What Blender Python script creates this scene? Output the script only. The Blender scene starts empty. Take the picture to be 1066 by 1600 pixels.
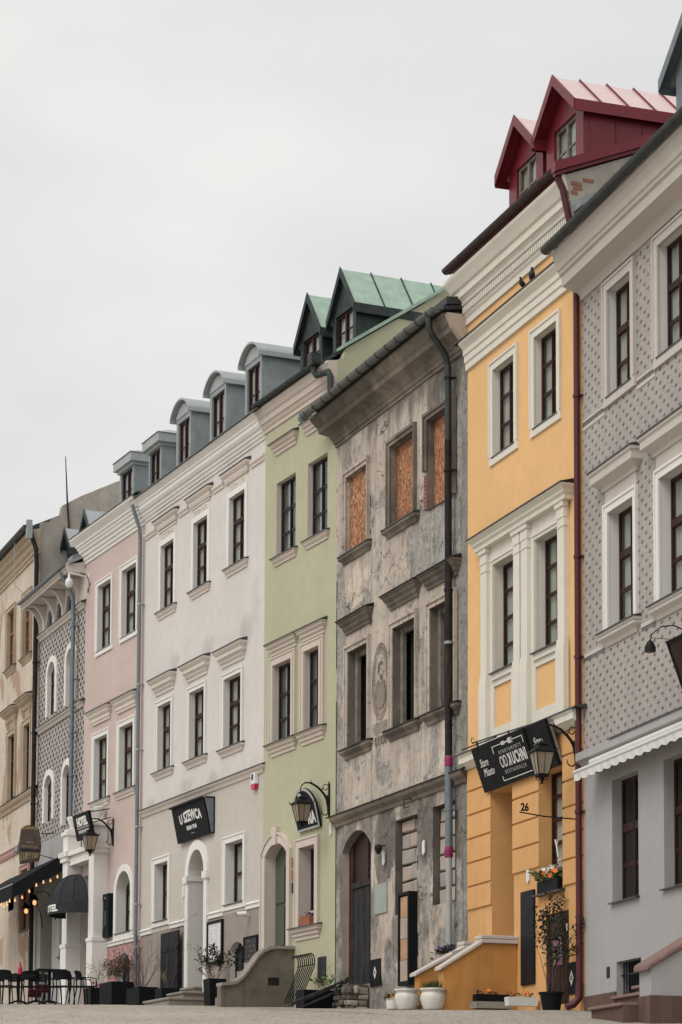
import bpy, bmesh, math, random
from mathutils import Vector, Matrix, Euler, noise
random.seed(7)
R = math.radians
S = bpy.context.scene
COL = S.collection
# ------------------------------------------------------------------ camera
EYE_Z = -2.6
F_PX = 3900.0; PITCH = math.atan(3900.0/45000.0); ROLL = R(0.22)
fw = Vector((0, math.cos(PITCH), math.sin(PITCH))); rt = Vector((1, 0, 0)); up = rt.cross(fw)
rt, up = rt*math.cos(ROLL)+up*math.sin(ROLL), up*math.cos(ROLL)-rt*math.sin(ROLL)
cam = bpy.data.cameras.new('camera'); camo = bpy.data.objects.new('camera', cam); COL.objects.link(camo)
M = Matrix.Identity(4)
for i, a in enumerate((rt, up, -fw)):
    for j in range(3): M[j][i] = a[j]
M.translation = Vector((0, 0, EYE_Z)); camo.matrix_world = M
cam.sensor_fit = 'VERTICAL'; cam.sensor_height = 24; cam.sensor_width = 16
cam.lens = F_PX/1600*24; cam.shift_y = (1487.0-800.0)/1600; cam.clip_start = .5; cam.clip_end = 3000
S.camera = camo
# ------------------------------------------------------------------ world (overcast) and sun
SUN_EL, SUN_AZ = 48, 222          # azimuth of the sun, degrees clockwise from +Y
W = bpy.data.worlds.new('World'); S.world = W; W.use_nodes = True
wt = W.node_tree; wt.nodes.clear()
def wn(t): return wt.nodes.new(t)
wo = wn('ShaderNodeOutputWorld'); bg = wn('ShaderNodeBackground')
sky = wn('ShaderNodeTexSky'); sky.sky_type = 'NISHITA'; sky.sun_disc = False
sky.sun_elevation = R(SUN_EL); sky.sun_rotation = R(SUN_AZ); sky.dust_density = 4.0
tc = wn('ShaderNodeTexCoord'); mp = wn('ShaderNodeMapping'); mp.inputs['Scale'].default_value = (4.2, 4.2, 8.0)
nz = wn('ShaderNodeTexNoise'); nz.inputs['Scale'].default_value = 1.5; nz.inputs['Detail'].default_value = 3; nz.inputs['Roughness'].default_value = .42
cr = wn('ShaderNodeValToRGB'); cr.color_ramp.elements[0].position = .3; cr.color_ramp.elements[1].position = .72
cr.color_ramp.elements[0].color = (7.3, 7.38, 7.32, 1); cr.color_ramp.elements[1].color = (9.3, 9.25, 8.95, 1)
mx = wn('ShaderNodeMix'); mx.data_type = 'RGBA'; mx.inputs[0].default_value = .94
wt.links.new(tc.outputs['Generated'], mp.inputs[0]); wt.links.new(mp.outputs[0], nz.inputs['Vector'])
wt.links.new(nz.outputs[0], cr.inputs[0]); wt.links.new(sky.outputs[0], mx.inputs[6]); wt.links.new(cr.outputs[0], mx.inputs[7])
wt.links.new(mx.outputs[2], bg.inputs[0]); bg.inputs[1].default_value = .1; wt.links.new(bg.outputs[0], wo.inputs[0])
sl = bpy.data.lights.new('sun', 'SUN'); sl.energy = 1.5; sl.angle = R(35); sl.color = (1, .97, .93)
so = bpy.data.objects.new('sun', sl); COL.objects.link(so)
sd = Vector((math.sin(R(SUN_AZ))*math.cos(R(SUN_EL)), math.cos(R(SUN_AZ))*math.cos(R(SUN_EL)), math.sin(R(SUN_EL))))
so.rotation_euler = sd.to_track_quat('Z', 'Y').to_euler(); so.location = (-10, 10, 40)
S.view_settings.view_transform = 'Standard'; S.view_settings.look = 'None'; S.view_settings.gamma = 1
S.view_settings.exposure = 0.0; S.cycles.max_bounces = 5; S.cycles.diffuse_bounces = 2; S.cycles.adaptive_threshold = .02; S.cycles.glossy_bounces = 2; S.cycles.transparent_max_bounces = 8; S.view_settings.use_curve_mapping = False

# ------------------------------------------------------------------ material helpers
class NT:
    def __init__(s, name):
        s.m = bpy.data.materials.new(name); s.m.use_nodes = True; s.t = s.m.node_tree; s.t.nodes.clear()
        s.out = s.t.nodes.new('ShaderNodeOutputMaterial'); s.tc = s.t.nodes.new('ShaderNodeTexCoord')
        s.obj = s.tc.outputs['Object']
    def n(s, t): return s.t.nodes.new(t)
    def set(s, sock, v):
        if hasattr(v, 'is_output'): s.t.links.new(v, sock)
        else:
            if isinstance(v, (tuple, list)) and len(v) == 3 and sock.type == 'RGBA': v = (*v, 1)
            sock.default_value = v
    def math(s, op, a, b=0.0, c=None, clamp=False):
        n = s.n('ShaderNodeMath'); n.operation = op; n.use_clamp = clamp; s.set(n.inputs[0], a); s.set(n.inputs[1], b)
        if c is not None: s.set(n.inputs[2], c)
        return n.outputs[0]
    def mix(s, f, a, b, mode='MIX'):
        n = s.n('ShaderNodeMix'); n.data_type = 'RGBA'; n.blend_type = mode; s.set(n.inputs[0], f); s.set(n.inputs[6], a); s.set(n.inputs[7], b); return n.outputs[2]
    def ramp(s, f, lo, hi):
        n = s.n('ShaderNodeMapRange'); n.clamp = True; s.set(n.inputs[0], f); n.inputs[1].default_value = lo; n.inputs[2].default_value = hi; return n.outputs[0]
    def map(s, v, sc, loc=(0, 0, 0)):
        n = s.n('ShaderNodeMapping'); s.set(n.inputs[0], v); n.inputs['Scale'].default_value = sc; n.inputs['Location'].default_value = loc; return n.outputs[0]
    def noise(s, v, sc, det=4, ro=.55, dist=0):
        n = s.n('ShaderNodeTexNoise'); s.set(n.inputs['Vector'], v); n.inputs['Scale'].default_value = sc; n.inputs['Detail'].default_value = det
        n.inputs['Roughness'].default_value = ro; n.inputs['Distortion'].default_value = dist; return n.outputs[0]
    def voro(s, v, sc, feat='F1', out=0):
        n = s.n('ShaderNodeTexVoronoi'); s.set(n.inputs['Vector'], v); n.inputs['Scale'].default_value = sc; n.feature = feat; return n.outputs[out]
    def xyz(s, v):
        n = s.n('ShaderNodeSeparateXYZ'); s.set(n.inputs[0], v); return n.outputs
    def attr(s, name):
        n = s.n('ShaderNodeAttribute'); n.attribute_name = name; return n.outputs['Color']
    def bump(s, h, dist=.01, st=1.0, prev=None):
        n = s.n('ShaderNodeBump'); s.set(n.inputs['Height'], h); n.inputs['Distance'].default_value = dist; n.inputs['Strength'].default_value = st
        if prev is not None: s.set(n.inputs['Normal'], prev)
        return n.outputs[0]
    def pbr(s, col, rough=.8, metal=0., nrm=None, spec=None, **kw):
        n = s.n('ShaderNodeBsdfPrincipled'); s.set(n.inputs['Base Color'], col); s.set(n.inputs['Roughness'], rough); s.set(n.inputs['Metallic'], metal)
        if nrm is not None: s.set(n.inputs['Normal'], nrm)
        if spec is not None: s.set(n.inputs['Specular IOR Level'], spec)
        for k, v in kw.items(): s.set(n.inputs[k], v)
        s.t.links.new(n.outputs[0], s.out.inputs[0]); return s.m
def mul(c, k): return tuple(min(1, x*k) for x in c)
def stucco(name, c, var=.07, dirt=.25, dcol=(.22, .2, .18), bump=.5, rough=.92, alt=None, altlo=.5, althi=.62, spots=()):
    t = NT(name); o = t.obj
    col = t.mix(t.ramp(t.noise(o, .55, 3), .3, .7), mul(c, 1-var), mul(c, 1+var))
    col = t.mix(t.ramp(t.noise(t.map(o, (3.1, 3.1, 3.1), (5, 3, 1)), 1, 4, .6), .45, .8), col, mul(c, 1-var*1.6))
    if alt: col = t.mix(t.ramp(t.noise(t.map(o, (.5, .5, .35), (3, 8, 2)), 1, 4, .6), altlo, althi), col, alt)
    st = t.ramp(t.noise(t.map(o, (3.2, 3.2, .22)), 1.3, 3, .6), .52, .85)
    bl = t.ramp(t.noise(t.map(o, (.6, .6, .5), (9, 1, 4)), 1, 4), .4, .75)
    col = t.mix(t.math('MULTIPLY', t.math('MULTIPLY', st, bl), dirt), col, dcol)
    sp = t.ramp(t.noise(t.map(o, (1, 1, 1), (2, 7, 5)), 9, 3, .6), .69, .75)
    col = t.mix(t.math('MULTIPLY', sp, dirt*.7), col, dcol)
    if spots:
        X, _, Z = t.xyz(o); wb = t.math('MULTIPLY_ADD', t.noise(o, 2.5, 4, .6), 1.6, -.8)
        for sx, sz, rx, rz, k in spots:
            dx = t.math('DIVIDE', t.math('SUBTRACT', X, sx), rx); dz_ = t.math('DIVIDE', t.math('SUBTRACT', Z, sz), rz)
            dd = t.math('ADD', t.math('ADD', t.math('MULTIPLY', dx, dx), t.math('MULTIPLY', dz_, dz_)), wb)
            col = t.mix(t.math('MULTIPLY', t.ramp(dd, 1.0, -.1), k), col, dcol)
    h = t.bump(t.noise(o, 70, 1, .6), .004, bump)
    h = t.bump(t.noise(o, 5, 2, .55), .02, bump*.55, h)
    return t.pbr(col, rough, nrm=h, spec=.25)
def paint(name, c, rough=.5, var=.1, metal=0., bump=.15, scale=6, dirt=.0, dcol=(.1, .08, .06), spec=None):
    t = NT(name); o = t.obj
    col = t.mix(t.ramp(t.noise(o, scale, 3, .6), .3, .7), mul(c, 1-var), mul(c, 1+var))
    if dirt: col = t.mix(t.math('MULTIPLY', t.ramp(t.noise(t.map(o, (9, 9, 1.5)), 1, 5, .65), .5, .75), dirt), col, dcol)
    rr = t.math('ADD', t.math('MULTIPLY', t.noise(o, scale*3, 3), .2), rough-.1)
    return t.pbr(col, rr, metal, t.bump(t.noise(o, scale*8, 1), .004, bump), spec=(.5 if max(c) > .06 or metal else .16) if spec is None else spec)
def glassmat(name, tint=(.8, .85, .83)):
    t = NT(name); tr = t.n('ShaderNodeBsdfTransparent'); t.set(tr.inputs[0], tint); g = t.n('ShaderNodeBsdfGlossy')
    t.set(g.inputs[0], (.9, .93, .94)); g.inputs['Roughness'].default_value = .03
    t.set(g.inputs['Normal'], t.bump(t.noise(t.obj, 1.3, 2), .012, .6))
    lw = t.n('ShaderNodeLayerWeight'); lw.inputs[0].default_value = .5; ms = t.n('ShaderNodeMixShader')
    t.set(ms.inputs[0], t.math('MULTIPLY_ADD', t.math('POWER', lw.outputs['Facing'], 5.0), .9, .05)); t.t.links.new(tr.outputs[0], ms.inputs[1]); t.t.links.new(g.outputs[0], ms.inputs[2])
    t.t.links.new(ms.outputs[0], t.out.inputs[0]); return t.m
def emis(name, c, st):
    t = NT(name); e = t.n('ShaderNodeEmission'); t.set(e.inputs[0], c); e.inputs[1].default_value = st; t.t.links.new(e.outputs[0], t.out.inputs[0]); return t.m

def sgraffito(name, base, dark, pu, pv, sx, sz, lat, blockmix=0.0):
    """printed wall pattern: staggered four-point stars over fine lattice lines"""
    t = NT(name); o = t.obj; x, y, z = t.xyz(o)
    def star(ox, oz):
        fx = t.math('ABSOLUTE', t.math('SUBTRACT', t.math('FRACT', t.math('ADD', t.math('DIVIDE', x, pu), ox)), .5))
        fz = t.math('ABSOLUTE', t.math('SUBTRACT', t.math('FRACT', t.math('ADD', t.math('DIVIDE', z, pv), oz)), .5))
        a = t.math('POWER', t.math('DIVIDE', t.math('MULTIPLY', fx, pu), sx), .52); b = t.math('POWER', t.math('DIVIDE', t.math('MULTIPLY', fz, pv), sz), .52)
        return t.math('LESS_THAN', t.math('ADD', a, b), 1.0)
    m = t.math('MAXIMUM', star(0, 0), star(.5, .5))
    wob = t.math('MULTIPLY', t.noise(o, 14, 3), .02)
    ln = t.math('LESS_THAN', t.math('FRACT', t.math('ADD', t.math('DIVIDE', z, .043), t.math('MULTIPLY', wob, 20))), .3)
    cell = t.math('GREATER_THAN', t.math('ADD', t.math('SINE', t.math('MULTIPLY', t.math('ADD', x, wob), 2*math.pi/pu)), t.math('SINE', t.math('MULTIPLY', z, 4*math.pi/pv))), -.2)
    latm = t.math('MULTIPLY', t.math('MULTIPLY', ln, cell), t.ramp(t.noise(o, 3, 3), .2, .6))
    wall = t.mix(t.ramp(t.noise(o, .8, 5), .3, .7), mul(base, .9), mul(base, 1.08))
    wall = t.mix(t.math('MULTIPLY', latm, lat), wall, dark)
    wear = t.ramp(t.noise(t.map(o, (1, 1, .6)), 2.2, 5, .6), .2, .55)
    col = t.mix(t.math('MULTIPLY', m, t.math('MULTIPLY_ADD', wear, .5, .5)), wall, dark)
    return t.pbr(col, .9, nrm=t.bump(t.math('SUBTRACT', t.noise(o, 60, 3), m), .005, .5), spec=.25)

M_ = {}
def defmats():
    m = M_
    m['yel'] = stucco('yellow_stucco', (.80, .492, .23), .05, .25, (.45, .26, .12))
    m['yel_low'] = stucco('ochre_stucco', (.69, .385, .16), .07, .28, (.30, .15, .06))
    m['yel_dirty'] = stucco('ochre_stucco_worn', (.56, .27, .08), .13, .55, (.22, .13, .07), bump=.9, alt=(.46, .24, .09))
    m['cream'] = stucco('cream_trim', (.73, .69, .605), .05, .2, (.36, .31, .24), bump=.25)
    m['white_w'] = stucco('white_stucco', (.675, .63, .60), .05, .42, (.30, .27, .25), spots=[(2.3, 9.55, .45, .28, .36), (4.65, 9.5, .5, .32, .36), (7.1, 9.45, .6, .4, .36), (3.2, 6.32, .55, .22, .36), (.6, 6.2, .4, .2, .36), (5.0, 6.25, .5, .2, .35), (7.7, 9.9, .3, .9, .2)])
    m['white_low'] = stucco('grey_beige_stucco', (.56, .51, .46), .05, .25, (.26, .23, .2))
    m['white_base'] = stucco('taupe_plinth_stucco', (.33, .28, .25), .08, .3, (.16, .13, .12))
    m['trim'] = stucco('off_white_trim', (.78, .76, .72), .04, .22, (.36, .33, .29), bump=.2)
    m['trimw'] = stucco('pale_pinkish_trim', (.70, .63, .57), .05, .22, (.33, .28, .24), bump=.3)
    m['trimg'] = stucco('greige_trim', (.62, .54, .47), .05, .25, (.3, .25, .2), bump=.25)
    m['green_w'] = stucco('sage_green_stucco', (.475, .465, .32), .06, .38, (.36, .31, .23), alt=(.50, .45, .325), altlo=.5, althi=.75)
    m['pink_w'] = stucco('dusty_pink_stucco', (.575, .46, .42), .06, .42, (.38, .27, .23))
    m['pink_low'] = stucco('pink_plinth_stucco', (.46, .27, .25), .07, .3, (.25, .17, .16))
    m['rev'] = stucco('reveal_stucco', (.70, .68, .64), .04, .2, (.4, .36, .32), bump=.25)
    m['rgrey'] = stucco('lilac_grey_stucco', (.395, .385, .38), .05, .3, (.24, .23, .22))
    m['rplinth'] = stucco('brown_plinth', (.125, .078, .062), .12, .4, (.3, .22, .17), bump=.8)
    m['rtrim'] = stucco('warm_grey_trim', (.58, .525, .475), .05, .2, (.3, .26, .22), bump=.25)
    m['sgr'] = sgraffito('star_sgraffito', (.425, .388, .362), (.14, .125, .115), .30, .222, .105, .06, .4)
    m['sgr2'] = sgraffito('dense_sgraffito', (.50, .455, .43), (.07, .06, .055), .34, .28, .19, .15, .75)
    m['beige_w'] = stucco('old_beige_stucco', (.60, .52, .43), .10, .9, (.24, .18, .13), bump=.9, alt=(.42, .30, .225), altlo=.545, althi=.575)
    m['beige_t'] = stucco('old_beige_trim', (.46, .37, .27), .12, .7, (.16, .1, .07), bump=.7)
    m['oldpl'] = stucco('bare_old_plaster', (.38, .345, .30), .16, .85, (.16, .14, .12), bump=1.0, alt=(.28, .26, .235), altlo=.5, althi=.62)
    m['ruintrim'] = stucco('sooty_stone_trim', (.17, .145, .12), .3, 1.0, (.035, .03, .027), bump=1.0, alt=(.33, .27, .215), altlo=.52, althi=.66)
    m['cement'] = stucco('stoop_render', (.17, .148, .122), .25, 1.0, (.035, .031, .028), bump=1.0, alt=(.25, .21, .17), altlo=.5, althi=.66)
    m['stone'] = stucco('step_stone', (.29, .26, .225), .15, .5, (.1, .09, .08), bump=1.0)
    m['pstone'] = stucco('pink_sandstone', (.25, .165, .145), .15, .3, (.1, .08, .07), bump=.6)
    m['iron'] = paint('black_iron', (.012, .012, .013), .5, .3, bump=.4, scale=12)
    m['black'] = paint('black_paint', (.008, .009, .011), .6, .2, spec=.12)
    m['blackboard'] = paint('blackboard', (.012, .013, .016), .6, .2, dirt=.3, dcol=(.04, .04, .045))
    m['brown_f'] = paint('maroon_window_paint', (.036, .013, .012), .45, .2, dirt=.2, dcol=(.02, .01, .009))
    m['rust_f'] = paint('rust_window_paint', (.20, .06, .03), .5, .25, dirt=.4, dcol=(.08, .04, .03))
    m['dark_f'] = paint('black_window_paint', (.02, .02, .023), .4, .2)
    m['flash'] = paint('dark_sheet_flashing', (.055, .058, .058), .5, .25, .3)
    m['zinc'] = paint('zinc_sheet', (.29, .318, .325), .48, .14, .25, scale=3, dirt=.3, dcol=(.16, .19, .2))
    m['zincl'] = paint('light_zinc', (.36, .385, .39), .5, .08, .15, scale=3)
    m['pipe_g'] = paint('grey_downpipe', (.16, .19, .21), .45, .15, .3)
    m['pipe_d'] = paint('rusty_dark_pipe', (.018, .018, .019), .6, .5, .0, dirt=.6, dcol=(.12, .055, .035))
    m['pipe_t'] = paint('weathered_gutter', (.14, .145, .145), .6, .3, .2, dirt=.5, dcol=(.06, .055, .05))
    m['gutter_r'] = paint('dark_copper_gutter', (.03, .012, .012), .5, .3, .2, dirt=.3, dcol=(.06, .02, .02))
    m['gutter_d'] = paint('dark_grey_gutter', (.03, .035, .035), .5, .25, .2, dirt=.3, dcol=(.07, .07, .065))
    m['red'] = paint('wine_red_sheet', (.155, .012, .02), .42, .12, .1, scale=3)
    m['redroof'] = paint('red_roof_sheet_sky_sheen', (.68, .50, .48), .3, .05, .0, scale=3)  # red sheet, with the sky's pale reflection put into its base colour
    m['maroon'] = paint('maroon_downpipe', (.075, .008, .014), .45, .15, .1)
    m['magenta'] = paint('magenta_tape', (.24, .012, .09), .4, .3)
    m['copper'] = paint('verdigris_copper', (.35, .47, .385), .6, .14, .1, scale=4, dirt=.45, dcol=(.24, .37, .29))
    m['dgreen'] = paint('dark_green_sheet', (.02, .03, .028), .6, .5, .05, dirt=.5, dcol=(.05, .075, .065))
    m['glass'] = glassmat('window_glass', (.76, .80, .78)); m['glass_d'] = glassmat('dusty_glass', (.55, .58, .56))
    t = NT('net_curtain'); o = t.obj
    m['curt'] = t.pbr(t.mix(t.ramp(t.noise(t.map(o, (30, 30, .8)), 1, 2), .3, .7), (.46, .44, .40), (.60, .58, .54)), .95)
    m['dim_room'] = paint('dim_room_sheet', (.14, .13, .12), .95, .3)  # dark sheet behind the panes, the room's dimness is put into its colour
    m['white'] = paint('white_paint', (.8, .79, .76), .45, .04)
    m['plast'] = paint('white_plastic', (.72, .72, .70), .35, .05)
    m['potw'] = paint('white_glazed_pot', (.68, .65, .6), .35, .08, dirt=.35, dcol=(.25, .21, .17))
    m['terra'] = paint('terracotta', (.3, .1, .055), .8, .2)
    m['redp'] = paint('red_plastic', (.5, .02, .05), .35, .1)
    m['bulb'] = emis('warm_bulb', (1, .55, .24), 1.15)
    m['lampglass'] = paint('frosted_lamp_glass', (.30, .24, .17), .3, .12)
    m['awn_w'] = paint('white_awning_cloth', (.66, .65, .62), .85, .05, scale=2)
    m['awn_d'] = paint('charcoal_canvas', (.035, .037, .04), .9, .2, bump=.5, scale=10)
    m['awn_b'] = paint('black_canvas', (.012, .014, .016), .9, .2, bump=.5, scale=10)
    m['wood_d'] = paint('dark_stained_wood', (.045, .026, .018), .7, .35, scale=4, dirt=.6, dcol=(.012, .009, .008))
    m['wood_b'] = paint('grey_black_door_wood', (.030, .030, .032), .7, .3, scale=4, dirt=.5, dcol=(.07, .06, .055))
    m['wood_g'] = paint('weathered_grey_wood', (.20, .18, .155), .85, .3, scale=5, dirt=.6, dcol=(.07, .06, .05))
    m['wood_o'] = paint('pine_board', (.46, .27, .16), .75, .2, scale=3, dirt=.4, dcol=(.2, .11, .06))
    m['sign_w'] = paint('sign_white', (.78, .77, .74), .5, .04)
    m['sign_g'] = paint('sign_grey', (.40, .40, .39), .5, .06)
    m['gold'] = paint('gilt_letter', (.42, .30, .16), .5, .2)
    m['signwood'] = paint('carved_sign_wood', (.085, .065, .05), .7, .35, dirt=.4)
    m['plaque'] = paint('pale_green_plaque', (.33, .36, .31), .6, .1, dirt=.3, dcol=(.15, .17, .14))
    m['orangep'] = paint('orange_plaque', (.45, .17, .05), .5, .2)
    m['navybox'] = paint('dark_blue_steel', (.03, .036, .048), .5, .25, dirt=.6, dcol=(.11, .11, .12))
    m['brick'] = paint('old_brick', (.27, .11, .07), .9, .3, bump=.8, dirt=.3, dcol=(.2, .16, .13))
    m['block'] = stucco('lime_block', (.45, .37, .31), .15, .6, (.2, .16, .13), bump=1.0)
    m['mortar'] = stucco('dark_mortar', (.14, .12, .105), .3, .5, (.05, .045, .04), bump=1.0)
    m['dark'] = paint('dark_room', (.02, .019, .018), .9, .2)
    m['greendoor'] = paint('dull_green_door', (.075, .085, .055), .6, .1)
    m['pigeon'] = paint('pigeon_plumage', (.035, .038, .045), .6, .4, scale=20)
    m['leaf'] = paint('dull_green_leaf', (.07, .13, .035), .6, .4, scale=9)
    m['leafd'] = paint('dark_leaf', (.025, .03, .018), .6, .4, scale=9)
    m['leafr'] = paint('reddish_dry_leaf', (.10, .045, .03), .7, .4, scale=9)
    m['leafo'] = paint('pale_dry_leaf', (.22, .19, .09), .7, .3, scale=9)
    m['twig'] = paint('bare_twig', (.085, .055, .05), .8, .3)
    m['fl_y'] = paint('yellow_petal', (.75, .42, .03), .6, .15); m['fl_o'] = paint('orange_petal', (.75, .16, .03), .6, .15)
    m['fl_w'] = paint('white_petal', (.8, .76, .66), .6, .1); m['fl_v'] = paint('violet_petal', (.09, .04, .22), .6, .2); m['fl_p'] = paint('red_petal', (.6, .05, .06), .6, .2)
    m['menu'] = None
    # OSB board
    t = NT('osb_board'); o = t.obj
    ch = t.voro(t.map(o, (42, 42, 17)), 1, out=1); x = t.n('ShaderNodeSeparateColor'); t.set(x.inputs[0], ch)
    c = t.mix(x.outputs[0], (.17, .05, .02), (.50, .22, .10)); c = t.mix(t.ramp(x.outputs[1], .78, .95), c, (.66, .40, .22)); c = t.mix(t.ramp(t.noise(o, 40, 3), .55, .7), c, (.12, .04, .02))
    m['osb'] = t.pbr(c, .75, nrm=t.bump(x.outputs[2], .006, .7))
    # ruin wall, masks painted per vertex (r bare cement, g fresh pale patch, b soot and painted peel-edge shade)
    t = NT('peeling_plaster'); o = t.obj; a = t.n('ShaderNodeSeparateColor'); t.set(a.inputs[0], t.attr('wear'))
    pl = t.mix(t.ramp(t.noise(o, 1.1, 5, .6), .3, .7), (.45, .385, .325), (.62, .545, .47))
    pl = t.mix(t.math('MULTIPLY', t.ramp(t.noise(t.map(o, (5, 5, .5)), 1, 5, .65), .47, .72), .65), pl, (.26, .22, .185))
    pl = t.mix(t.math('MULTIPLY', t.ramp(t.noise(t.map(o, (1, 1, 1), (4, 4, 9)), 4.5, 5, .7), .56, .60), .6), pl, (.29, .255, .22))
    ce = t.mix(t.ramp(t.noise(o, 3.2, 7, .7), .3, .7), (.25, .235, .212), (.47, .445, .41)); ce = t.mix(t.ramp(t.noise(o, 11, 4, .75), .56, .66), ce, (.10, .09, .08))
    gr = t.mix(t.noise(o, 6, 4), (.58, .49, .40), (.70, .61, .51))
    c = t.mix(a.outputs[0], pl, ce); c = t.mix(a.outputs[1], c, gr); c = t.mix(t.math('MULTIPLY', a.outputs[2], .85), c, (.075, .065, .056))
    big = t.ramp(t.noise(t.map(o, (.8, .8, .5), (7, 2, 3)), 1, 3), .42, .6)
    stk = t.math('MULTIPLY', t.ramp(t.noise(t.map(o, (8, 8, .38), (1, 6, 2)), 1, 4, .65), .53, .62), big)
    c = t.mix(t.math('MULTIPLY', stk, .6), c, (.13, .112, .095))
    wv = t.n('ShaderNodeVectorMath'); wv.operation = 'ADD'; nn = t.n('ShaderNodeTexNoise'); t.set(nn.inputs['Vector'], o); nn.inputs['Scale'].default_value = 2.2; nn.inputs['Detail'].default_value = 5
    t.set(wv.inputs[0], o); t.set(wv.inputs[1], nn.outputs['Color'])
    crk = t.math('MULTIPLY', t.math('LESS_THAN', t.voro(wv.outputs[0], .8, 'DISTANCE_TO_EDGE'), .009), t.ramp(t.noise(o, .9, 2), .48, .56))
    c = t.mix(t.math('MULTIPLY', crk, .8), c, (.05, .042, .036))
    chip = t.ramp(t.noise(t.map(o, (1, 1, 1), (3, 1, 7)), 7.5, 6, .75), .64, .66)
    c = t.mix(t.math('MULTIPLY', chip, .75), c, (.17, .145, .12))
    h = t.bump(t.noise(o, 45, 4, .65), .008, .8); h = t.bump(t.noise(o, 9, 5, .65), .03, .7, h)
    m['ruin'] = t.pbr(c, .95, nrm=h, spec=.2)
    # paving
    t = NT('worn_paving'); o = t.obj
    v = t.voro(o, 7.0, 'DISTANCE_TO_EDGE'); vc = t.n('ShaderNodeSeparateColor'); t.set(vc.inputs[0], t.voro(o, 7.0, out=1))
    c = t.mix(t.ramp(t.noise(o, .35, 5), .3, .7), (.37, .33, .275), (.52, .465, .40)); c = t.mix(t.math('MULTIPLY', vc.outputs[0], .45), c, (.36, .32, .27))
    c = t.mix(t.math('MULTIPLY', t.ramp(v, .05, .0), .6), c, (.17, .145, .12)); c = t.mix(t.ramp(t.noise(t.map(o, (1.4, .5, 1)), 2.2, 6, .7), .52, .66), c, (.33, .285, .24))
    m['pave'] = t.pbr(c, .85, nrm=t.bump(t.ramp(v, 0, .12), .02, .8))
    # printed menu sheet
    t = NT('menu_print'); x, y, z = t.xyz(t.obj)
    ln = t.math('LESS_THAN', t.math('FRACT', t.math('MULTIPLY', z, 26)), .45); wd = t.math('GREATER_THAN', t.noise(t.map(t.obj, (16, 1, 26)), 1, 1), .46)
    colm = t.math('LESS_THAN', t.math('FRACT', t.math('MULTIPLY_ADD', x, 3.1, .15)), .82)
    k = t.math('MULTIPLY', t.math('MULTIPLY', ln, wd), colm)
    m['menu'] = t.pbr(t.mix(t.math('MULTIPLY', k, .7), (.72, .71, .70), (.2, .2, .21)), .4)
    t = NT('chalk_writing'); x, y, z = t.xyz(t.obj)
    k = t.math('MULTIPLY', t.math('LESS_THAN', t.math('FRACT', t.math('MULTIPLY', z, 9)), .5), t.ramp(t.noise(t.map(t.obj, (16, 1, 16)), 1, 3, .7), .55, .62))
    m['chalk'] = t.pbr(t.mix(t.math('MULTIPLY', k, .8), (.022, .02, .02), t.mix(t.noise(t.obj, 6), (.5, .1, .1), (.45, .45, .42))), .7)
    t = NT('poster_print'); k = t.voro(t.map(t.obj, (9, 9, 7)), 1, out=1); sp = t.n('ShaderNodeSeparateColor'); t.set(sp.inputs[0], k)
    c = t.mix(sp.outputs[0], (.06, .03, .05), (.40, .33, .28)); c = t.mix(t.ramp(sp.outputs[1], .7, .8), c, (.30, .10, .20)); m['poster'] = t.pbr(c, .35)
defmats()

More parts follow.
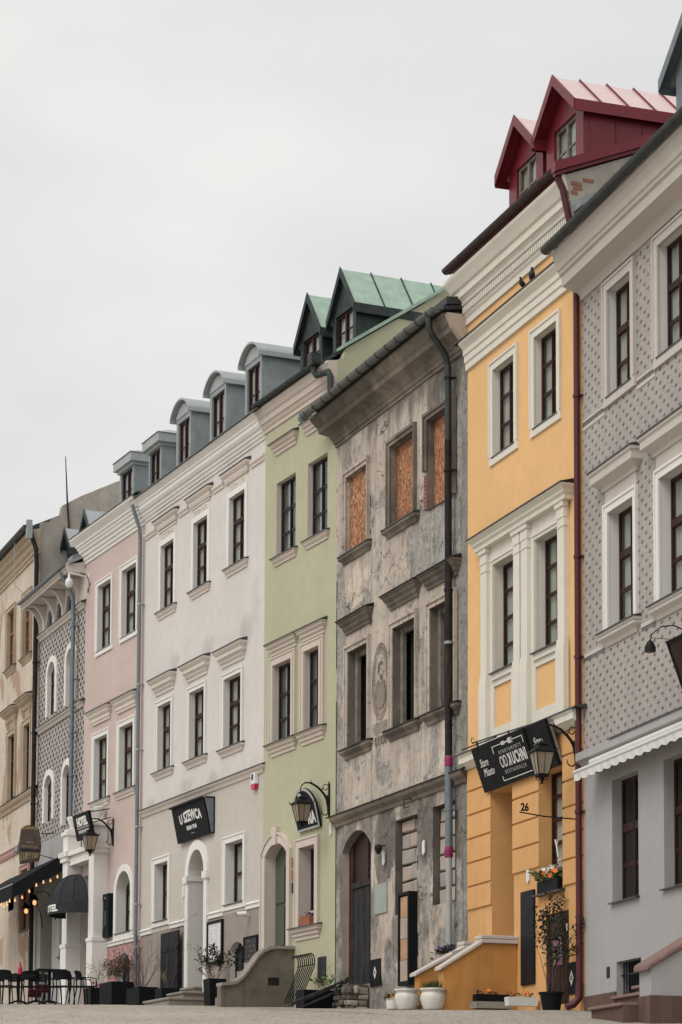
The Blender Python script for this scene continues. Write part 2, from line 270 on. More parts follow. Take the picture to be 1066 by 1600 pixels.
# ------------------------------------------------------------------ mesh helpers
class MB:
    def __init__(s, dz=0.0): s.v = []; s.f = []; s.mi = []; s.dz = dz; s.sm = False
    def add(s, vs, fs, mi=0):
        b = len(s.v); s.v += [tuple(p) for p in vs]; s.f += [tuple(b+i for i in f) for f in fs]; s.mi += [mi]*len(fs); return s
    def box(s, x0, x1, y0, y1, z0, z1, mi=0):
        return s.add([(x0, y0, z0), (x1, y0, z0), (x1, y1, z0), (x0, y1, z0), (x0, y0, z1), (x1, y0, z1), (x1, y1, z1), (x0, y1, z1)],
                     [(0, 3, 2, 1), (4, 5, 6, 7), (0, 1, 5, 4), (1, 2, 6, 5), (2, 3, 7, 6), (3, 0, 4, 7)], mi)
    def prism(s, pts, a0, a1, axis='x', mi=0):
        """pts: polygon in the two other axes (order kept), extruded along axis"""
        def P(p, a): return (a, p[0], p[1]) if axis == 'x' else ((p[0], a, p[1]) if axis == 'y' else (p[0], p[1], a))
        n = len(pts); vs = [P(p, a0) for p in pts]+[P(p, a1) for p in pts]
        fs = [tuple(range(n)), tuple(range(2*n-1, n-1, -1))]+[(i, i+n, (i+1) % n+n, (i+1) % n) for i in range(n)]
        return s.add(vs, fs, mi)
    def mould(s, u0, u1, z, prof, mi=0, left=True, right=True):
        """moulding along x whose profile (projection, dz) also returns at both ends"""
        vs = []; n = len(prof)
        for p, dz in prof:
            l = p if left else 0; r = p if right else 0
            vs += [(u0-l, .02, z+dz), (u0-l, -p, z+dz), (u1+r, -p, z+dz), (u1+r, .02, z+dz)]
        fs = []
        for i in range(n-1):
            a = i*4; b = a+4
            for k in range(3): fs.append((a+k, a+k+1, b+k+1, b+k))
        fs.append((0, 3, 2, 1)); t = (n-1)*4; fs.append((t, t+1, t+2, t+3)); return s.add(vs, fs, mi)
    def tube(s, pts, r, n=8, mi=0, cap=True):
        pts = [Vector(p) for p in pts]; rr = r if isinstance(r, (list, tuple)) else [r]*len(pts)
        vs = []; prev = None
        for i, p in enumerate(pts):
            d = (pts[min(i+1, len(pts)-1)]-pts[max(i-1, 0)]).normalized()
            if prev is None:
                ref = Vector((0, 0, 1)) if abs(d.z) < .9 else Vector((1, 0, 0)); a = d.cross(ref).normalized()
            else:
                a = (prev-d*prev.dot(d)); a = a.normalized() if a.length > 1e-6 else d.orthogonal().normalized()
            prev = a; b = d.cross(a)
            vs += [p+(a*math.cos(2*math.pi*k/n)+b*math.sin(2*math.pi*k/n))*rr[i] for k in range(n)]
        fs = [(i*n+k, i*n+(k+1) % n, (i+1)*n+(k+1) % n, (i+1)*n+k) for i in range(len(pts)-1) for k in range(n)]
        if cap: fs += [tuple(range(n-1, -1, -1)), tuple(range((len(pts)-1)*n, len(pts)*n))]
        return s.add(vs, fs, mi)
    def lathe(s, prof, n=20, c=(0, 0, 0), mi=0, sq=False):
        vs = []
        for r, z in prof:
            for k in range(n):
                a = 2*math.pi*(k+(.5 if sq else 0))/n; vs.append((c[0]+r*math.cos(a), c[1]+r*math.sin(a), c[2]+z))
        fs = [(i*n+k, i*n+(k+1) % n, (i+1)*n+(k+1) % n, (i+1)*n+k) for i in range(len(prof)-1) for k in range(n)]
        fs += [tuple(range(n-1, -1, -1)), tuple(range((len(prof)-1)*n, len(prof)*n))]
        return s.add(vs, fs, mi)
    def build(s, name, mats, parent=None, smooth=False, bevel=0.0, loc=None, rot=None):
        me = bpy.data.meshes.new(name); me.from_pydata([(x, y, z+s.dz) for x, y, z in s.v], [], s.f); me.update()
        if not isinstance(mats, (list, tuple)): mats = [mats]
        for m in mats: me.materials.append(M_[m] if isinstance(m, str) else m)
        if len(mats) > 1: me.polygons.foreach_set('material_index', s.mi)
        bm = bmesh.new(); bm.from_mesh(me); bmesh.ops.recalc_face_normals(bm, faces=bm.faces); bm.to_mesh(me); bm.free()
        if smooth:
            me.polygons.foreach_set('use_smooth', [True]*len(me.polygons))
        o = bpy.data.objects.new(name, me); COL.objects.link(o)
        if parent is not None: o.parent = parent
        if loc is not None: o.location = loc
        if rot is not None: o.rotation_euler = rot
        if bevel:
            b = o.modifiers.new('bevel', 'BEVEL'); b.width = bevel; b.segments = 2; b.limit_method = 'ANGLE'
        elif smooth:
            try:
                o.modifiers.new('weighted', 'WEIGHTED_NORMAL').keep_sharp = True
                me.set_sharp_from_angle(angle=R(38))
            except Exception: pass
        return o
def tag(o, label, cat, group=None, kind=None):
    if label: o['label'] = label
    if cat: o['category'] = cat
    if group: o['group'] = group
    if kind: o['kind'] = kind
    return o
def empty(name, loc, rot=(0, 0, 0)):
    o = bpy.data.objects.new(name, None); COL.objects.link(o); o.location = loc; o.rotation_euler = rot; o.empty_display_size = .3; return o
def copy_tree(o, parent=None):
    c = o.copy(); COL.objects.link(c); c.parent = parent
    for ch in o.children: copy_tree(ch, c)
    return c
def text_mb(body, size, depth=.004, cx=0, cz=0, bold=0.0, shear=0.0, sx=1.0, y=0.0, warp=None, space=1.0, mirror=False):
    """lettering as raised mesh in the x-z plane, facing -y, centred on (cx, cz)"""
    cu = bpy.data.curves.new('lettering', 'FONT'); cu.body = body; cu.size = size; cu.extrude = depth/2; cu.offset = bold; cu.shear = shear
    cu.align_x = 'CENTER'; cu.align_y = 'CENTER'; cu.resolution_u = 3; cu.space_character = space
    ob = bpy.data.objects.new('lettering', cu)
    me = bpy.data.meshes.new_from_object(ob)
    b = MB(); vs = []
    for v in me.vertices:
        x, z = v.co.x*sx, v.co.y
        if mirror: x = -x
        if warp: x, z = warp(x, z)
        vs.append((cx+x, y-depth/2-v.co.z, cz+z))
    b.add(vs, [tuple(p.vertices) for p in me.polygons])
    bpy.data.objects.remove(ob); bpy.data.curves.remove(cu); bpy.data.meshes.remove(me); return b

# ------------------------------------------------------------------ ground
GP = [(-80, -11), (0, -4.15), (20, -2.15), (28, -1.32), (33, -.80), (35, -.585), (37, -.375), (39, -.185), (41, -.005), (46, .31), (52.2, .735), (56, 1.015), (63, 1.49), (68, 1.83), (73, 2.165), (80, 2.60), (95, 3.2), (130, 3.6), (900, 3.8)]
def gz(y):
    for (a, za), (b, zb) in zip(GP, GP[1:]):
        if y <= b: return za+(zb-za)*(y-a)/(b-a)
    return GP[-1][1]
def make_ground():
    xs = [-700, -300, -120, -60, -30, -20]+[-14+.5*i for i in range(45)]+[12, 25, 60, 120, 300, 700]
    ys = [-80, -40, 0, 12, 20, 25, 28, 30]+[31+.4*i for i in range(80)]+[64+i for i in range(20)]+[90, 110, 130, 200, 400, 900]
    vs = []; fs = []
    for y in ys:
        for x in xs:
            near = 30 < y < 85 and -15 < x < 9
            d = .012*noise.noise((x*1.1, y*1.1, 0))+.010*noise.noise((x*3.3, y*3.3, 4)) if near else 0
            vs.append((x, y, gz(y)+d))
    n = len(xs)
    for j in range(len(ys)-1):
        for i in range(n-1): fs.append((j*n+i, j*n+i+1, (j+1)*n+i+1, (j+1)*n+i))
    b = MB(); b.add(vs, fs); o = b.build('ground', 'pave', smooth=True); o['kind'] = 'structure'
make_ground()

# ------------------------------------------------------------------ buildings
class Bld:
    def __init__(s, name, o, e, Wd, zb, label):
        s.o = Vector((o[0], o[1], 0)); s.e = Vector((e[0], e[1], 0)).normalized(); s.n = Vector((s.e.y, -s.e.x, 0)); s.W = Wd; s.zb = zb
        s.rz = math.atan2(s.e.y, s.e.x); s.root = empty(name, (o[0], o[1], zb), (0, 0, s.rz)); tag(s.root, label, 'house')
        s.open = []; s.fill = []
    def mb(s): return MB(-s.zb)
    def pt(s, u, off, z):
        p = s.o+s.e*u+s.n*off; return Vector((p.x, p.y, z))
    def part(s, name, m, mats, parent=None, **k): return m.build(name, mats, parent or s.root, **k)
    def thing(s, name, u, off, z, label, cat, group=None, rot=(0, 0, 0)):
        e = empty(name, s.pt(u, off, z), (rot[0], rot[1], s.rz+rot[2])); return tag(e, label, cat, group)
    def hole(s, u0, u1, z0, z1): s.open.append((u0, u1, z0, z1))
    def wall(s, z0, z1, mat, u0=0.0, u1=None, name='wall', y=0.0, cell=None, fn=None):
        u1 = s.W if u1 is None else u1
        ops = [o for o in s.open if o[0] < u1 and o[1] > u0 and o[2] < z1 and o[3] > z0]
        xs = sorted({round(v, 4) for v in [u0, u1]+[c for o in ops for c in o[:2] if u0 < c < u1]})
        zs = sorted({round(v, 4) for v in [z0, z1]+[c for o in ops for c in o[2:] if z0 < c < z1]})
        if cell:
            def sub(a):
                r = []
                for p, q in zip(a, a[1:]):
                    k = max(1, int(math.ceil((q-p)/cell))); r += [p+(q-p)*i/k for i in range(k)]
                return r+[a[-1]]
            xs, zs = sub(xs), sub(zs)
        m = s.mb(); n = len(xs); vs = []; cols = []
        for z in zs:
            for x in xs:
                d, c = fn(x, z) if fn else (0, None); vs.append((x, y-d, z)); cols.append(c)
        fs = []
        for j in range(len(zs)-1):
            for i in range(n-1):
                cx, cz = (xs[i]+xs[i+1])/2, (zs[j]+zs[j+1])/2
                if any(o[0] < cx < o[1] and o[2] < cz < o[3] for o in ops): continue
                fs.append((j*n+i, j*n+i+1, (j+1)*n+i+1, (j+1)*n+i))
        m.add(vs, fs)
        for f in s.fill:      # spandrels of arched openings: (u0,u1,zspring,ztop,depth)
            a0, a1, zsp, zt, dp = f
            if not (z0 <= zt <= z1 and u0 <= a0 and a1 <= u1): continue
            for pts in arch_spandrels(a0, a1, zsp, zt): m.prism(pts, y, y+dp, 'y'); cols += [cols[0]]*(2*len(pts))
        ob = m.build(name, mat, s.root, smooth=bool(fn))
        if fn:
            ca = ob.data.color_attributes.new('wear', 'FLOAT_COLOR', 'POINT')
            for i in range(len(ob.data.vertices)):
                c = cols[i] if i < len(cols) and cols[i] else (0, 0, 0); ca.data[i].color = (*c, 1)
        return ob
    def body(s, z0, z1, mat, depth=9.0, side=None, u0=0.0, u1=None):
        u1 = s.W if u1 is None else u1
        m = s.mb()
        m.box(u0+.01, u0+.06, .03, depth, z0, z1); m.box(u1-.06, u1-.004, .03, depth, z0, z1); m.box(u0+.06, u1-.06, depth-.3, depth, z0, z1)
        m.box(u0+.06, u1-.06, .5, depth-.3, z1-.2, z1-.02)
        m.box(u0+.06, u1-.06, 2.2, 2.3, z0, z1-.2)
        return s.part('side_wall', m, mat)
def arc(u0, u1, zs, zt, n=12):
    c = (u0+u1)/2; w = (u1-u0)/2; h = zt-zs
    if h >= w*.98: return [(c-w*math.cos(math.pi*i/n), zs+h*math.sin(math.pi*i/n)) for i in range(n+1)]
    rad = (w*w+h*h)/(2*h); a = math.asin(w/rad)
    return [(c+rad*math.sin(-a+2*a*i/n), zt-rad+rad*math.cos(-a+2*a*i/n)) for i in range(n+1)]
def arch_spandrels(u0, u1, zs, zt):
    p = arc(u0, u1, zs, zt); k = len(p)//2
    return [p[:k+1]+[(u0, zt)], p[k:]+[(u1, zt)]]

def pane_box(b, par, x0, x1, y, z0, z1, mat):
    m = b.mb(); m.add([(x0, y, z0), (x1, y, z0), (x1, y, z1), (x0, y, z1)], [(0, 1, 2, 3)]); return m.build('pane', mat, par)
def window(b, u0, u1, z0, z1, d, frame='brown_f', mull=(.5,), bars=((.66, .10), (.33, .04)), rev='rev', glass='glass', fw_=.065, curtain=True, arch=None, revw=True, mw=.10, curtmat='curt', rdepth=None):
    """opening + reveal + frame + panes; returns the frame object"""
    b.hole(u0, u1, z0, z1)
    if arch: b.fill.append((u0, u1, arch, z1, .12))
    m = b.mb(); f0, f1 = d, d+.04
    fw_ *= .8; mw *= .72
    m.box(u0, u0+fw_, f0, f1, z0, z1); m.box(u1-fw_, u1, f0, f1, z0, z1); m.box(u0+fw_, u1-fw_, f0, f1, z1-fw_, z1); m.box(u0+fw_, u1-fw_, f0, f1, z0, z0+fw_*1.3)
    xs = [u0+fw_]; w = u1-u0; h = z1-z0
    for q in mull:
        x = u0+w*q; m.box(x-mw/2, x+mw/2, f0-.004, f1, z0+fw_*1.3, z1-fw_); m.box(x-.014, x+.014, f0-.014, f0-.004, z0+fw_*1.3, z1-fw_); xs += [x-mw/2, x+mw/2]
    xs.append(u1-fw_)
    cols = [(xs[i], xs[i+1]) for i in range(0, len(xs), 2)]
    bz = sorted(bars); lo = z0+fw_*1.3; rows = []
    for q, th in bz:
        z = z0+h*q
        pr = .02 if th > .06 else 0.0
        for x0, x1 in cols: m.box(x0, x1, f0+.006-pr*.9, f1-.006, z-th/2, z+th/2)
        rows.append((lo, z-th/2)); lo = z+th/2
    rows.append((lo, z1-fw_))
    fr = m.build('window', frame, b.root)
    # inner sash edges
    m = b.mb()
    for x0, x1 in cols:
        for a, c in rows:
            t = .016
            m.box(x0, x0+t, f0+.008, f1-.008, a, c); m.box(x1-t, x1, f0+.008, f1-.008, a, c); m.box(x0+t, x1-t, f0+.008, f1-.008, c-t, c); m.box(x0+t, x1-t, f0+.008, f1-.008, a, a+t)
    m.build('sash', frame, fr)
    for x0, x1 in cols:
        for a, c in rows: pane_box(b, fr, x0+.01, x1-.01, d+.02, a+.01, c-.01, glass)
    m = b.mb(); e = .004
    rd = d+.02
    m.add([(u0, .0, z0), (u0, rd, z0), (u0, rd, z1), (u0, .0, z1)], [(0, 1, 2, 3)]); m.add([(u1, .0, z0), (u1, rd, z0), (u1, rd, z1), (u1, .0, z1)], [(0, 1, 2, 3)])
    m.add([(u0, .0, z0), (u0, rd, z0), (u1, rd, z0), (u1, .0, z0)], [(0, 1, 2, 3)])
    if arch:
        p = arc(u0, u1, arch, z1)
        for (xa, za), (xb, zb2) in zip(p, p[1:]): m.add([(xa, 0, za-.003), (xb, 0, zb2-.003), (xb, rd, zb2-.003), (xa, rd, za-.003)], [(0, 1, 2, 3)])
        for pts in arch_spandrels(u0, u1, arch, z1): m.prism(pts, d-.01, rd+.001, 'y')
    else: m.add([(u0, .0, z1), (u0, rd, z1), (u1, rd, z1), (u1, .0, z1)], [(0, 1, 2, 3)])
    m.build('reveal', rev, fr)
    if curtain:
        m = b.mb(); n = 40; vs = []
        ph = random.random()*6; gap = random.choice([0, 0, .0, .12])
        for i in range(n+1):
            x = u0+.03+(w-.06)*i/n; y = d+.075+.012*math.sin(i*1.35+ph)+.008*math.sin(i*.57+ph*2)
            vs += [(x, y, z0+.02), (x, y, z1-.03)]
        m.add(vs, [(2*i, 2*i+2, 2*i+3, 2*i+1) for i in range(n) if not (gap and abs(i/n-.5) < gap/2)]); m.build('curtain', curtmat, fr, smooth=True)
        if curtmat == 'dim_room':
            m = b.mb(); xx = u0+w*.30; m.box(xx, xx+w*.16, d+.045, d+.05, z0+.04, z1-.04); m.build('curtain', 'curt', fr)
    return fr
def surround(b, fr, u0, u1, z0, z1, w, p, mat, bottom=True, bead=True, arch=None, top=None):
    m = b.mb(); t = top or w
    if arch:
        i = arc(u0, u1, arch, z1); o = arc(u0-w, u1+w, arch, z1+w)
        for k in range(len(i)-1): m.prism([i[k], i[k+1], o[k+1], o[k]], -p, .01, 'y')
        m.box(u0-w, u0, -p, .01, z0, arch); m.box(u1, u1+w, -p, .01, z0, arch)
    else:
        m.box(u0-w, u1+w, -p, .01, z1, z1+t); m.box(u0-w, u0, -p, .01, z0, z1); m.box(u1, u1+w, -p, .01, z0, z1)
        if bead:
            q = .035; m.box(u0-w-.006, u1+w+.006, -p-.02, -p+.004, z1+t-q, z1+t+.006); m.box(u0-w-.006, u0-w+q, -p-.02, -p+.004, z0, z1+t-q); m.box(u1+w-q, u1+w+.006, -p-.02, -p+.004, z0, z1+t-q)
    if bottom: m.box(u0-w, u1+w, -p, .01, z0-w, z0)
    return m.build('surround', mat, fr)
SILL = [(0, -.17), (.03, -.17), (.03, -.13), (.055, -.10), (.075, -.08), (.075, -.05), (.10, -.03), (.10, 0)]
HOOD = [(0, -.36), (.04, -.36), (.04, -.31), (.07, -.28), (.07, -.20), (.11, -.16), (.13, -.13), (.13, -.09), (.17, -.05), (.19, -.03), (.19, 0)]
def cap(m, u0, u1, z, p, th=.014, slope=.05):
    """thin sheet-metal flashing with a drip edge on a ledge"""
    m.prism([(-p-.02, z-.012), (-p-.02, z+th-.002), (.0, z+slope+th), (.0, z+.002), (-p, z+.002), (-p-.008, z-.012)], u0-p-.015, u1+p+.015, 'x')
def sill(b, fr, u0, u1, z, mat, prof=SILL, capm='flash', inset=.0, deep=.1):
    m = b.mb(); m.mould(u0, u1, z, prof); m.build('window_sill', mat, fr)
    m = b.mb(); p = max(q[0] for q in prof); cap(m, u0, u1, z+.004, p, slope=.03); m.build('sill_flashing', capm, fr)
def sill_thin(b, fr, u0, u1, z, d, proj=.06, capm='flash'):
    m = b.mb(); m.prism([(-proj, z-.035), (-proj, z-.012), (d, z+.02), (d, z)], u0-.045, u1+.045, 'x'); m.build('sill_flashing', capm, fr)
def hood(b, par, u0, u1, z, mat, prof=HOOD, capm='flash', name='hood_mould'):
    m = b.mb(); m.mould(u0, u1, z, prof); h = m.build(name, mat, par)
    m = b.mb(); p = max(q[0] for q in prof); cap(m, u0, u1, z+.004, p, slope=.07); m.build('hood_flashing', capm, par); return h
def cornice(b, u0, u1, z, prof, mat, name='cornice', left=False, right=False):
    m = b.mb(); m.mould(u0, u1, z, prof, left=left, right=right); return m.build(name, mat, b.root)
def gutter(b, u0, u1, off, z, r, mat, brackets=0, name='gutter'):
    m = b.mb(); n = 10; pts = [(-off-r*math.cos(math.pi*i/n), z-r*math.sin(math.pi*i/n)) for i in range(n+1)]
    inner = [(-off-(r-.012)*math.cos(math.pi*i/n), z-(r-.012)*math.sin(math.pi*i/n)) for i in range(n, -1, -1)]
    m.prism(pts+inner, u0, u1, 'x'); m.prism(pts, u0-.006, u0+.004, 'x'); m.prism(pts, u1-.004, u1+.006, 'x')
    g = m.build(name, mat, b.root, smooth=True)
    for i in range(brackets):
        x = u0+(u1-u0)*(i+.5)/brackets; m = b.mb(); e_ = .010 if mat == 'pipe_t' else .003; q = [(-off-(r+e_)*math.cos(math.pi*k/n), z-(r+e_)*math.sin(math.pi*k/n)) for k in range(n+1)]
        q2 = [(-off-(r+.001)*math.cos(math.pi*k/n), z-(r+.001)*math.sin(math.pi*k/n)) for k in range(n, -1, -1)]
        m.prism(q+q2, x-.010, x+.010, 'x'); m.build('gutter_bracket', 'pipe_d' if mat == 'pipe_t' else mat, g)
    return g
def downpipe(b, path, r, mat, collars=(), cmat=None, name='downpipe'):
    m = b.mb(); m.tube(path, r, 12); p = m.build(name, mat, b.root, smooth=True)
    for (u, y, z) in collars:
        m = b.mb(); m.lathe([(r+.004, -.03), (r+.014, -.026), (r+.014, .026), (r+.004, .03)], 12, (u, y, z)); m.box(u+r*.3, u+r+.05, y, 0.0, z-.01, z+.01); m.build('pipe_bracket', cmat or mat, p, smooth=True)
    return p

def roof(b, y0, z0, y1, z1, mat, u0=0.0, u1=None, th=.08, name='roof'):
    u1 = b.W if u1 is None else u1
    m = b.mb(); m.prism([(y0, z0), (y1, z1), (2*y1-y0, z0), (2*y1-y0, z0-th), (y1, z1-th), (y0, z0-th)], u0, u1, 'x'); return m.build(name, mat, b.root)
def dormer(b, u0, u1, y0, z0, zw, length, kind, mats, rise=.5, over=.12, front=.10, win=None, seams=.55, frame='brown_f', face_h=None):
    """mats: (face, cheek, roof); kind gable | barrel | hip; z0 base, zw eaves of the dormer"""
    face, cheek, rf = mats; uc = (u0+u1)/2
    wu0, wu1, wz0, wz1 = win
    m = b.mb()
    m.box(u0, wu0, y0, y0+.12, z0, zw); m.box(wu1, u1, y0, y0+.12, z0, zw); m.box(wu0, wu1, y0, y0+.12, z0, wz0); m.box(wu0, wu1, y0, y0+.12, wz1, zw)
    d = m.build('dormer', face, b.root)
    m = b.mb()
    for x0, x1 in ((u0+.004, u0+.06), (u1-.06, u1+.006)): m.box(x0, x1, y0+.12, y0+length, z0-.25, zw)
    n = int(length/.5)
    for i in range(1, n+1):
        y = y0+.12+i*.5
        if y < y0+length-.05: m.box(u1+.006, u1+.024, y-.012, y+.012, z0-.2, zw)
    m.build('cheek', cheek, d)
    # window
    m = b.mb(); t = .05; y = y0+.05
    m.box(wu0, wu0+t, y, y+.05, wz0, wz1); m.box(wu1-t, wu1, y, y+.05, wz0, wz1); m.box(wu0+t, wu1-t, y, y+.05, wz1-t, wz1); m.box(wu0+t, wu1-t, y, y+.05, wz0, wz0+t)
    c = (wu0+wu1)/2; m.box(c-.035, c+.035, y-.01, y+.05, wz0+t, wz1-t); zz = wz0+(wz1-wz0)*.45; m.box(wu0+t, c-.035, y+.01, y+.04, zz-.015, zz+.015); m.box(c+.035, wu1-t, y+.01, y+.04, zz-.015, zz+.015)
    m.build('window_frame', frame, d)
    for a, e in ((wu0+t, c-.035), (c+.035, wu1-t)):
        pane_box(b, d, a-.004, e+.004, y+.025, wz0+t-.004, wz1-t+.004, 'glass')
    m = b.mb(); m.box(wu0, wu1, y0+.125, y0+.13, wz0, wz1); m.build('curtain', 'curt', d)
    if kind == 'gable':
        za = zw+rise
        m = b.mb(); m.prism([(u0, zw), (u1, zw), (uc, za)], y0+.0, y0+.10, 'y'); m.build('gable', face, d)
        k = int(max(1, round((length+front)/seams)))
        sl = rise/(uc-u0)
        for sgn, ue in ((-1, u0-over), (1, u1+over)):
            ze = zw-over*sl
            for i in range(k):
                ya = y0-front+(length+front)*i/k; yb = y0-front+(length+front)*(i+1)/k
                m = b.mb(); m.prism([(uc, za+.02), (ue, ze+.02), (ue, ze+.055), (uc, za+.055)], ya+.003, yb-.003, 'y'); m.build('roof_panel', rf, d)
                m = b.mb(); m.prism([(uc, za+.055), (ue, ze+.055), (ue, ze+.095), (uc, za+.095)], ya-.012, ya+.012, 'y'); m.build('roof_seam', cheek if rf != 'redroof' else 'red', d)
            m = b.mb(); m.prism([(uc, za-.10), (ue, ze-.10), (ue, ze+.10), (uc, za+.10)], y0-front-.02, y0-front, 'y'); m.prism([(ue-sgn*.0, ze-.12), (ue+sgn*.02, ze-.12), (ue+sgn*.02, ze+.085), (ue, ze+.085)], y0-front, y0+length, 'y'); m.prism([(uc, za-.02), (ue, ze-.02), (ue, ze+.017), (uc, za+.017)], y0-front+.001, y0-.004, 'y'); m.build('barge_board', face, d)
    elif kind == 'barrel':
        p = arc(u0-over, u1+over, zw+.02, zw+rise, 14); o = arc(u0-over, u1+over, zw+.06, zw+rise+.05, 14)
        k = 3
        for i in range(k):
            ya = y0-front+(length+front)*i/k; yb = y0-front+(length+front)*(i+1)/k
            m = b.mb()
            for j in range(len(p)-1): m.prism([p[j], p[j+1], o[j+1], o[j]], ya+.002, yb-.002, 'y')
            m.build('roof_panel', rf, d, smooth=True)
        q = arc(u0, u1, zw, zw+rise-.05, 14); m = b.mb(); m.prism(q, y0-.02, y0+.1, 'y'); m.build('gable', rf, d)
        m = b.mb(); m.box(u1+over-.03, u1+over+.005, y0-front, y0+length, zw-.05, zw+.06); m.box(u0-over-.005, u0-over+.03, y0-front, y0+length, zw-.05, zw+.06); m.build('eaves_board', rf, d)
    else:
        zt = zw+.22; m = b.mb(); m.box(u0-over, u1+over, y0-front, y0+length, zw, zt); m.box(u0-over*.4, u1+over*.4, y0-front*.4, y0+length, zw-.08, zw); m.build('eaves_board', rf, d)
        m = b.mb(); a, c2 = u0-over-.03, u1+over+.03; f = y0-front-.03; L = y0+length
        m.add([(a, f, zt+.01), (c2, f, zt+.01), (c2, L, zt+.01), (a, L, zt+.01), (uc-.1, f+.5, zt+rise), (uc+.1, f+.5, zt+rise), (uc+.1, L, zt+rise), (uc-.1, L, zt+rise)], [(0, 1, 5, 4), (1, 2, 6, 5), (3, 0, 4, 7), (4, 5, 6, 7), (2, 3, 7, 6), (0, 3, 2, 1)]); m.build('hip_roof', rf, d)
    return d

# ================================================================= 1 lilac grey house with star sgraffito (right)
RT = Bld('star_patterned_house', (4.022, 41.0), (.272, -.9623), 9.0, -1.1, 'lilac grey townhouse with small star pattern on its upper walls, at the right edge')
def right_house():
    b = RT
    for i, (a, c) in enumerate(((1.2, 2.19), (3.3, 4.29))):
        f = window(b, a, c, 9.98, 11.74, .13, bars=((.60, .11), (.28, .04))); surround(b, f, a, c, 9.98, 11.74, .17, .045, 'rtrim'); sill_thin(b, f, a, c, 9.98, .16)
    for a, c in ((1.16, 2.24), (3.28, 4.36)):
        f = window(b, a, c, 6.06, 8.04, .17, bars=((.64, .12), (.34, .04))); surround(b, f, a, c, 6.06, 8.04, .15, .04, 'trim', bottom=False)
        m = b.mb(); m.box(a-.12, c+.12, -.02, .01, 8.196, 8.46); m.build('frieze', 'rtrim', f)
        hood(b, f, a-.14, c+.14, 8.76, 'rtrim', [(0, -.34), (.05, -.34), (.05, -.30), (.06, -.28), (.20, -.20), (.20, -.08), (.23, -.05), (.23, 0)]); sill(b, f, a-.1, c+.1, 6.06, 'rtrim', [(0, -.22), (.02, -.22), (.05, -.16), (.12, -.10), (.12, -.05), (.14, -.04), (.14, 0)])
    for a, c in ((1.22, 2.31), (3.32, 4.4)):
        f = window(b, a, c, 1.66, 3.64, .17, rev='rgrey', bars=((.60, .12), (.30, .045)), curtain=False); sill_thin(b, f, a, c, 1.66, .17, .07)
    # barred cellar light and vent
    b.hole(1.37, 2.38, -.15, .69); m = b.mb(); d = .22
    m.add([(1.37, 0, -.15), (1.37, d, -.15), (1.37, d, .69), (1.37, 0, .69)], [(0, 1, 2, 3)]); m.add([(2.38, 0, -.15), (2.38, d, -.15), (2.38, d, .69), (2.38, 0, .69)], [(0, 1, 2, 3)])
    m.add([(1.37, 0, .69), (1.37, d, .69), (2.38, d, .69), (2.38, 0, .69)], [(0, 1, 2, 3)]); m.add([(1.37, 0, -.15), (1.37, d, -.15), (2.38, d, -.15), (2.38, 0, -.15)], [(0, 1, 2, 3)])
    cw = m.build('cellar_window', 'rgrey', b.root); m = b.mb(); m.box(1.37, 2.38, d, d+.02, -.15, .69); m.build('pane', 'dark', cw)
    for i in range(9):
        m = b.mb(); x = 1.44+.105*i; m.tube([(x, .1, -.14), (x, .1, .68)], .012, 6); m.build('bar', 'iron', cw)
    for z in (.0, .46):
        m = b.mb(); m.box(1.375, 2.375, .083, .117, z, z+.03); m.build('bar', 'iron', cw)
    m = b.mb(); m.box(.96, 1.09, -.008, .01, .46, .64); m.box(.975, 1.075, -.012, -.006, .475, .625); m.build('vent_cover', 'dark_f', b.root)
    b.wall(.22, 4.02, 'rgrey'); b.wall(-1.1, .22, 'rplinth', y=-.02, name='plinth'); b.wall(4.2, 12.1, 'sgr', name='patterned_wall')
    m = b.mb(); m.box(0, 9, .0, .02, 3.98, 4.25); m.build('frieze_board', 'rgrey', b.root)
    cornice(b, 0.02, 9, 4.25, [(0, -.30), (.05, -.30), (.05, -.22), (.10, -.16), (.16, -.13), (.16, 0)], 'rgrey', 'string_course'); m = b.mb(); cap(m, 1.7, 8.8, 4.255, .16); m.build('string_flashing', 'flash', b.root)
    for u0, u1 in ((0.02, 1.02), (2.37, 3.12)):
        m = b.mb(); m.box(u0, u1, -.012, .01, 9.86, 9.90); m.box(u0, u1, -.004, .01, 9.782, 9.858, 1); m.box(u0, u1, -.012, .01, 9.72, 9.78); m.build('band', ['rtrim', 'pipe_t'], b.root)
    for u0, u1 in ((0.02, .96), (2.50, 3.08)):
        m = b.mb(); m.box(u0, u1, -.012, .01, 5.86, 5.92); m.box(u0, u1, -.004, .01, 5.80, 5.858, 1); m.build('band', ['rtrim', 'pipe_t'], b.root)
    cornice(b, 0, 9, 0, [(0, 11.98), (.04, 11.98), (.04, 12.05), (.07, 12.09), (.10, 12.11), (.34, 12.19), (.36, 12.19), (.37, 12.36), (.41, 12.38), (.42, 12.43), (.45, 12.45), (.47, 12.54), (.52, 12.64), (.52, 12.70), (.55, 12.74), (.0, 12.78)], 'rtrim')
    gutter(b, -.04, 9, .63, 12.83, .10, 'gutter_d', 14)
    roof(b, -.5, 12.82, 4.5, 14.6, 'gutter_d'); b.body(-1.1, 12.6, 'rgrey', side=None)
    dormer(b, 3.2, 5.36, .35, 13.3, 14.75, 2.4, 'gable', ('pipe_g', 'zinc', 'zincl'), rise=.78, over=.32, front=.15, win=(3.5, 5.06, 13.5, 14.6))
right_house()
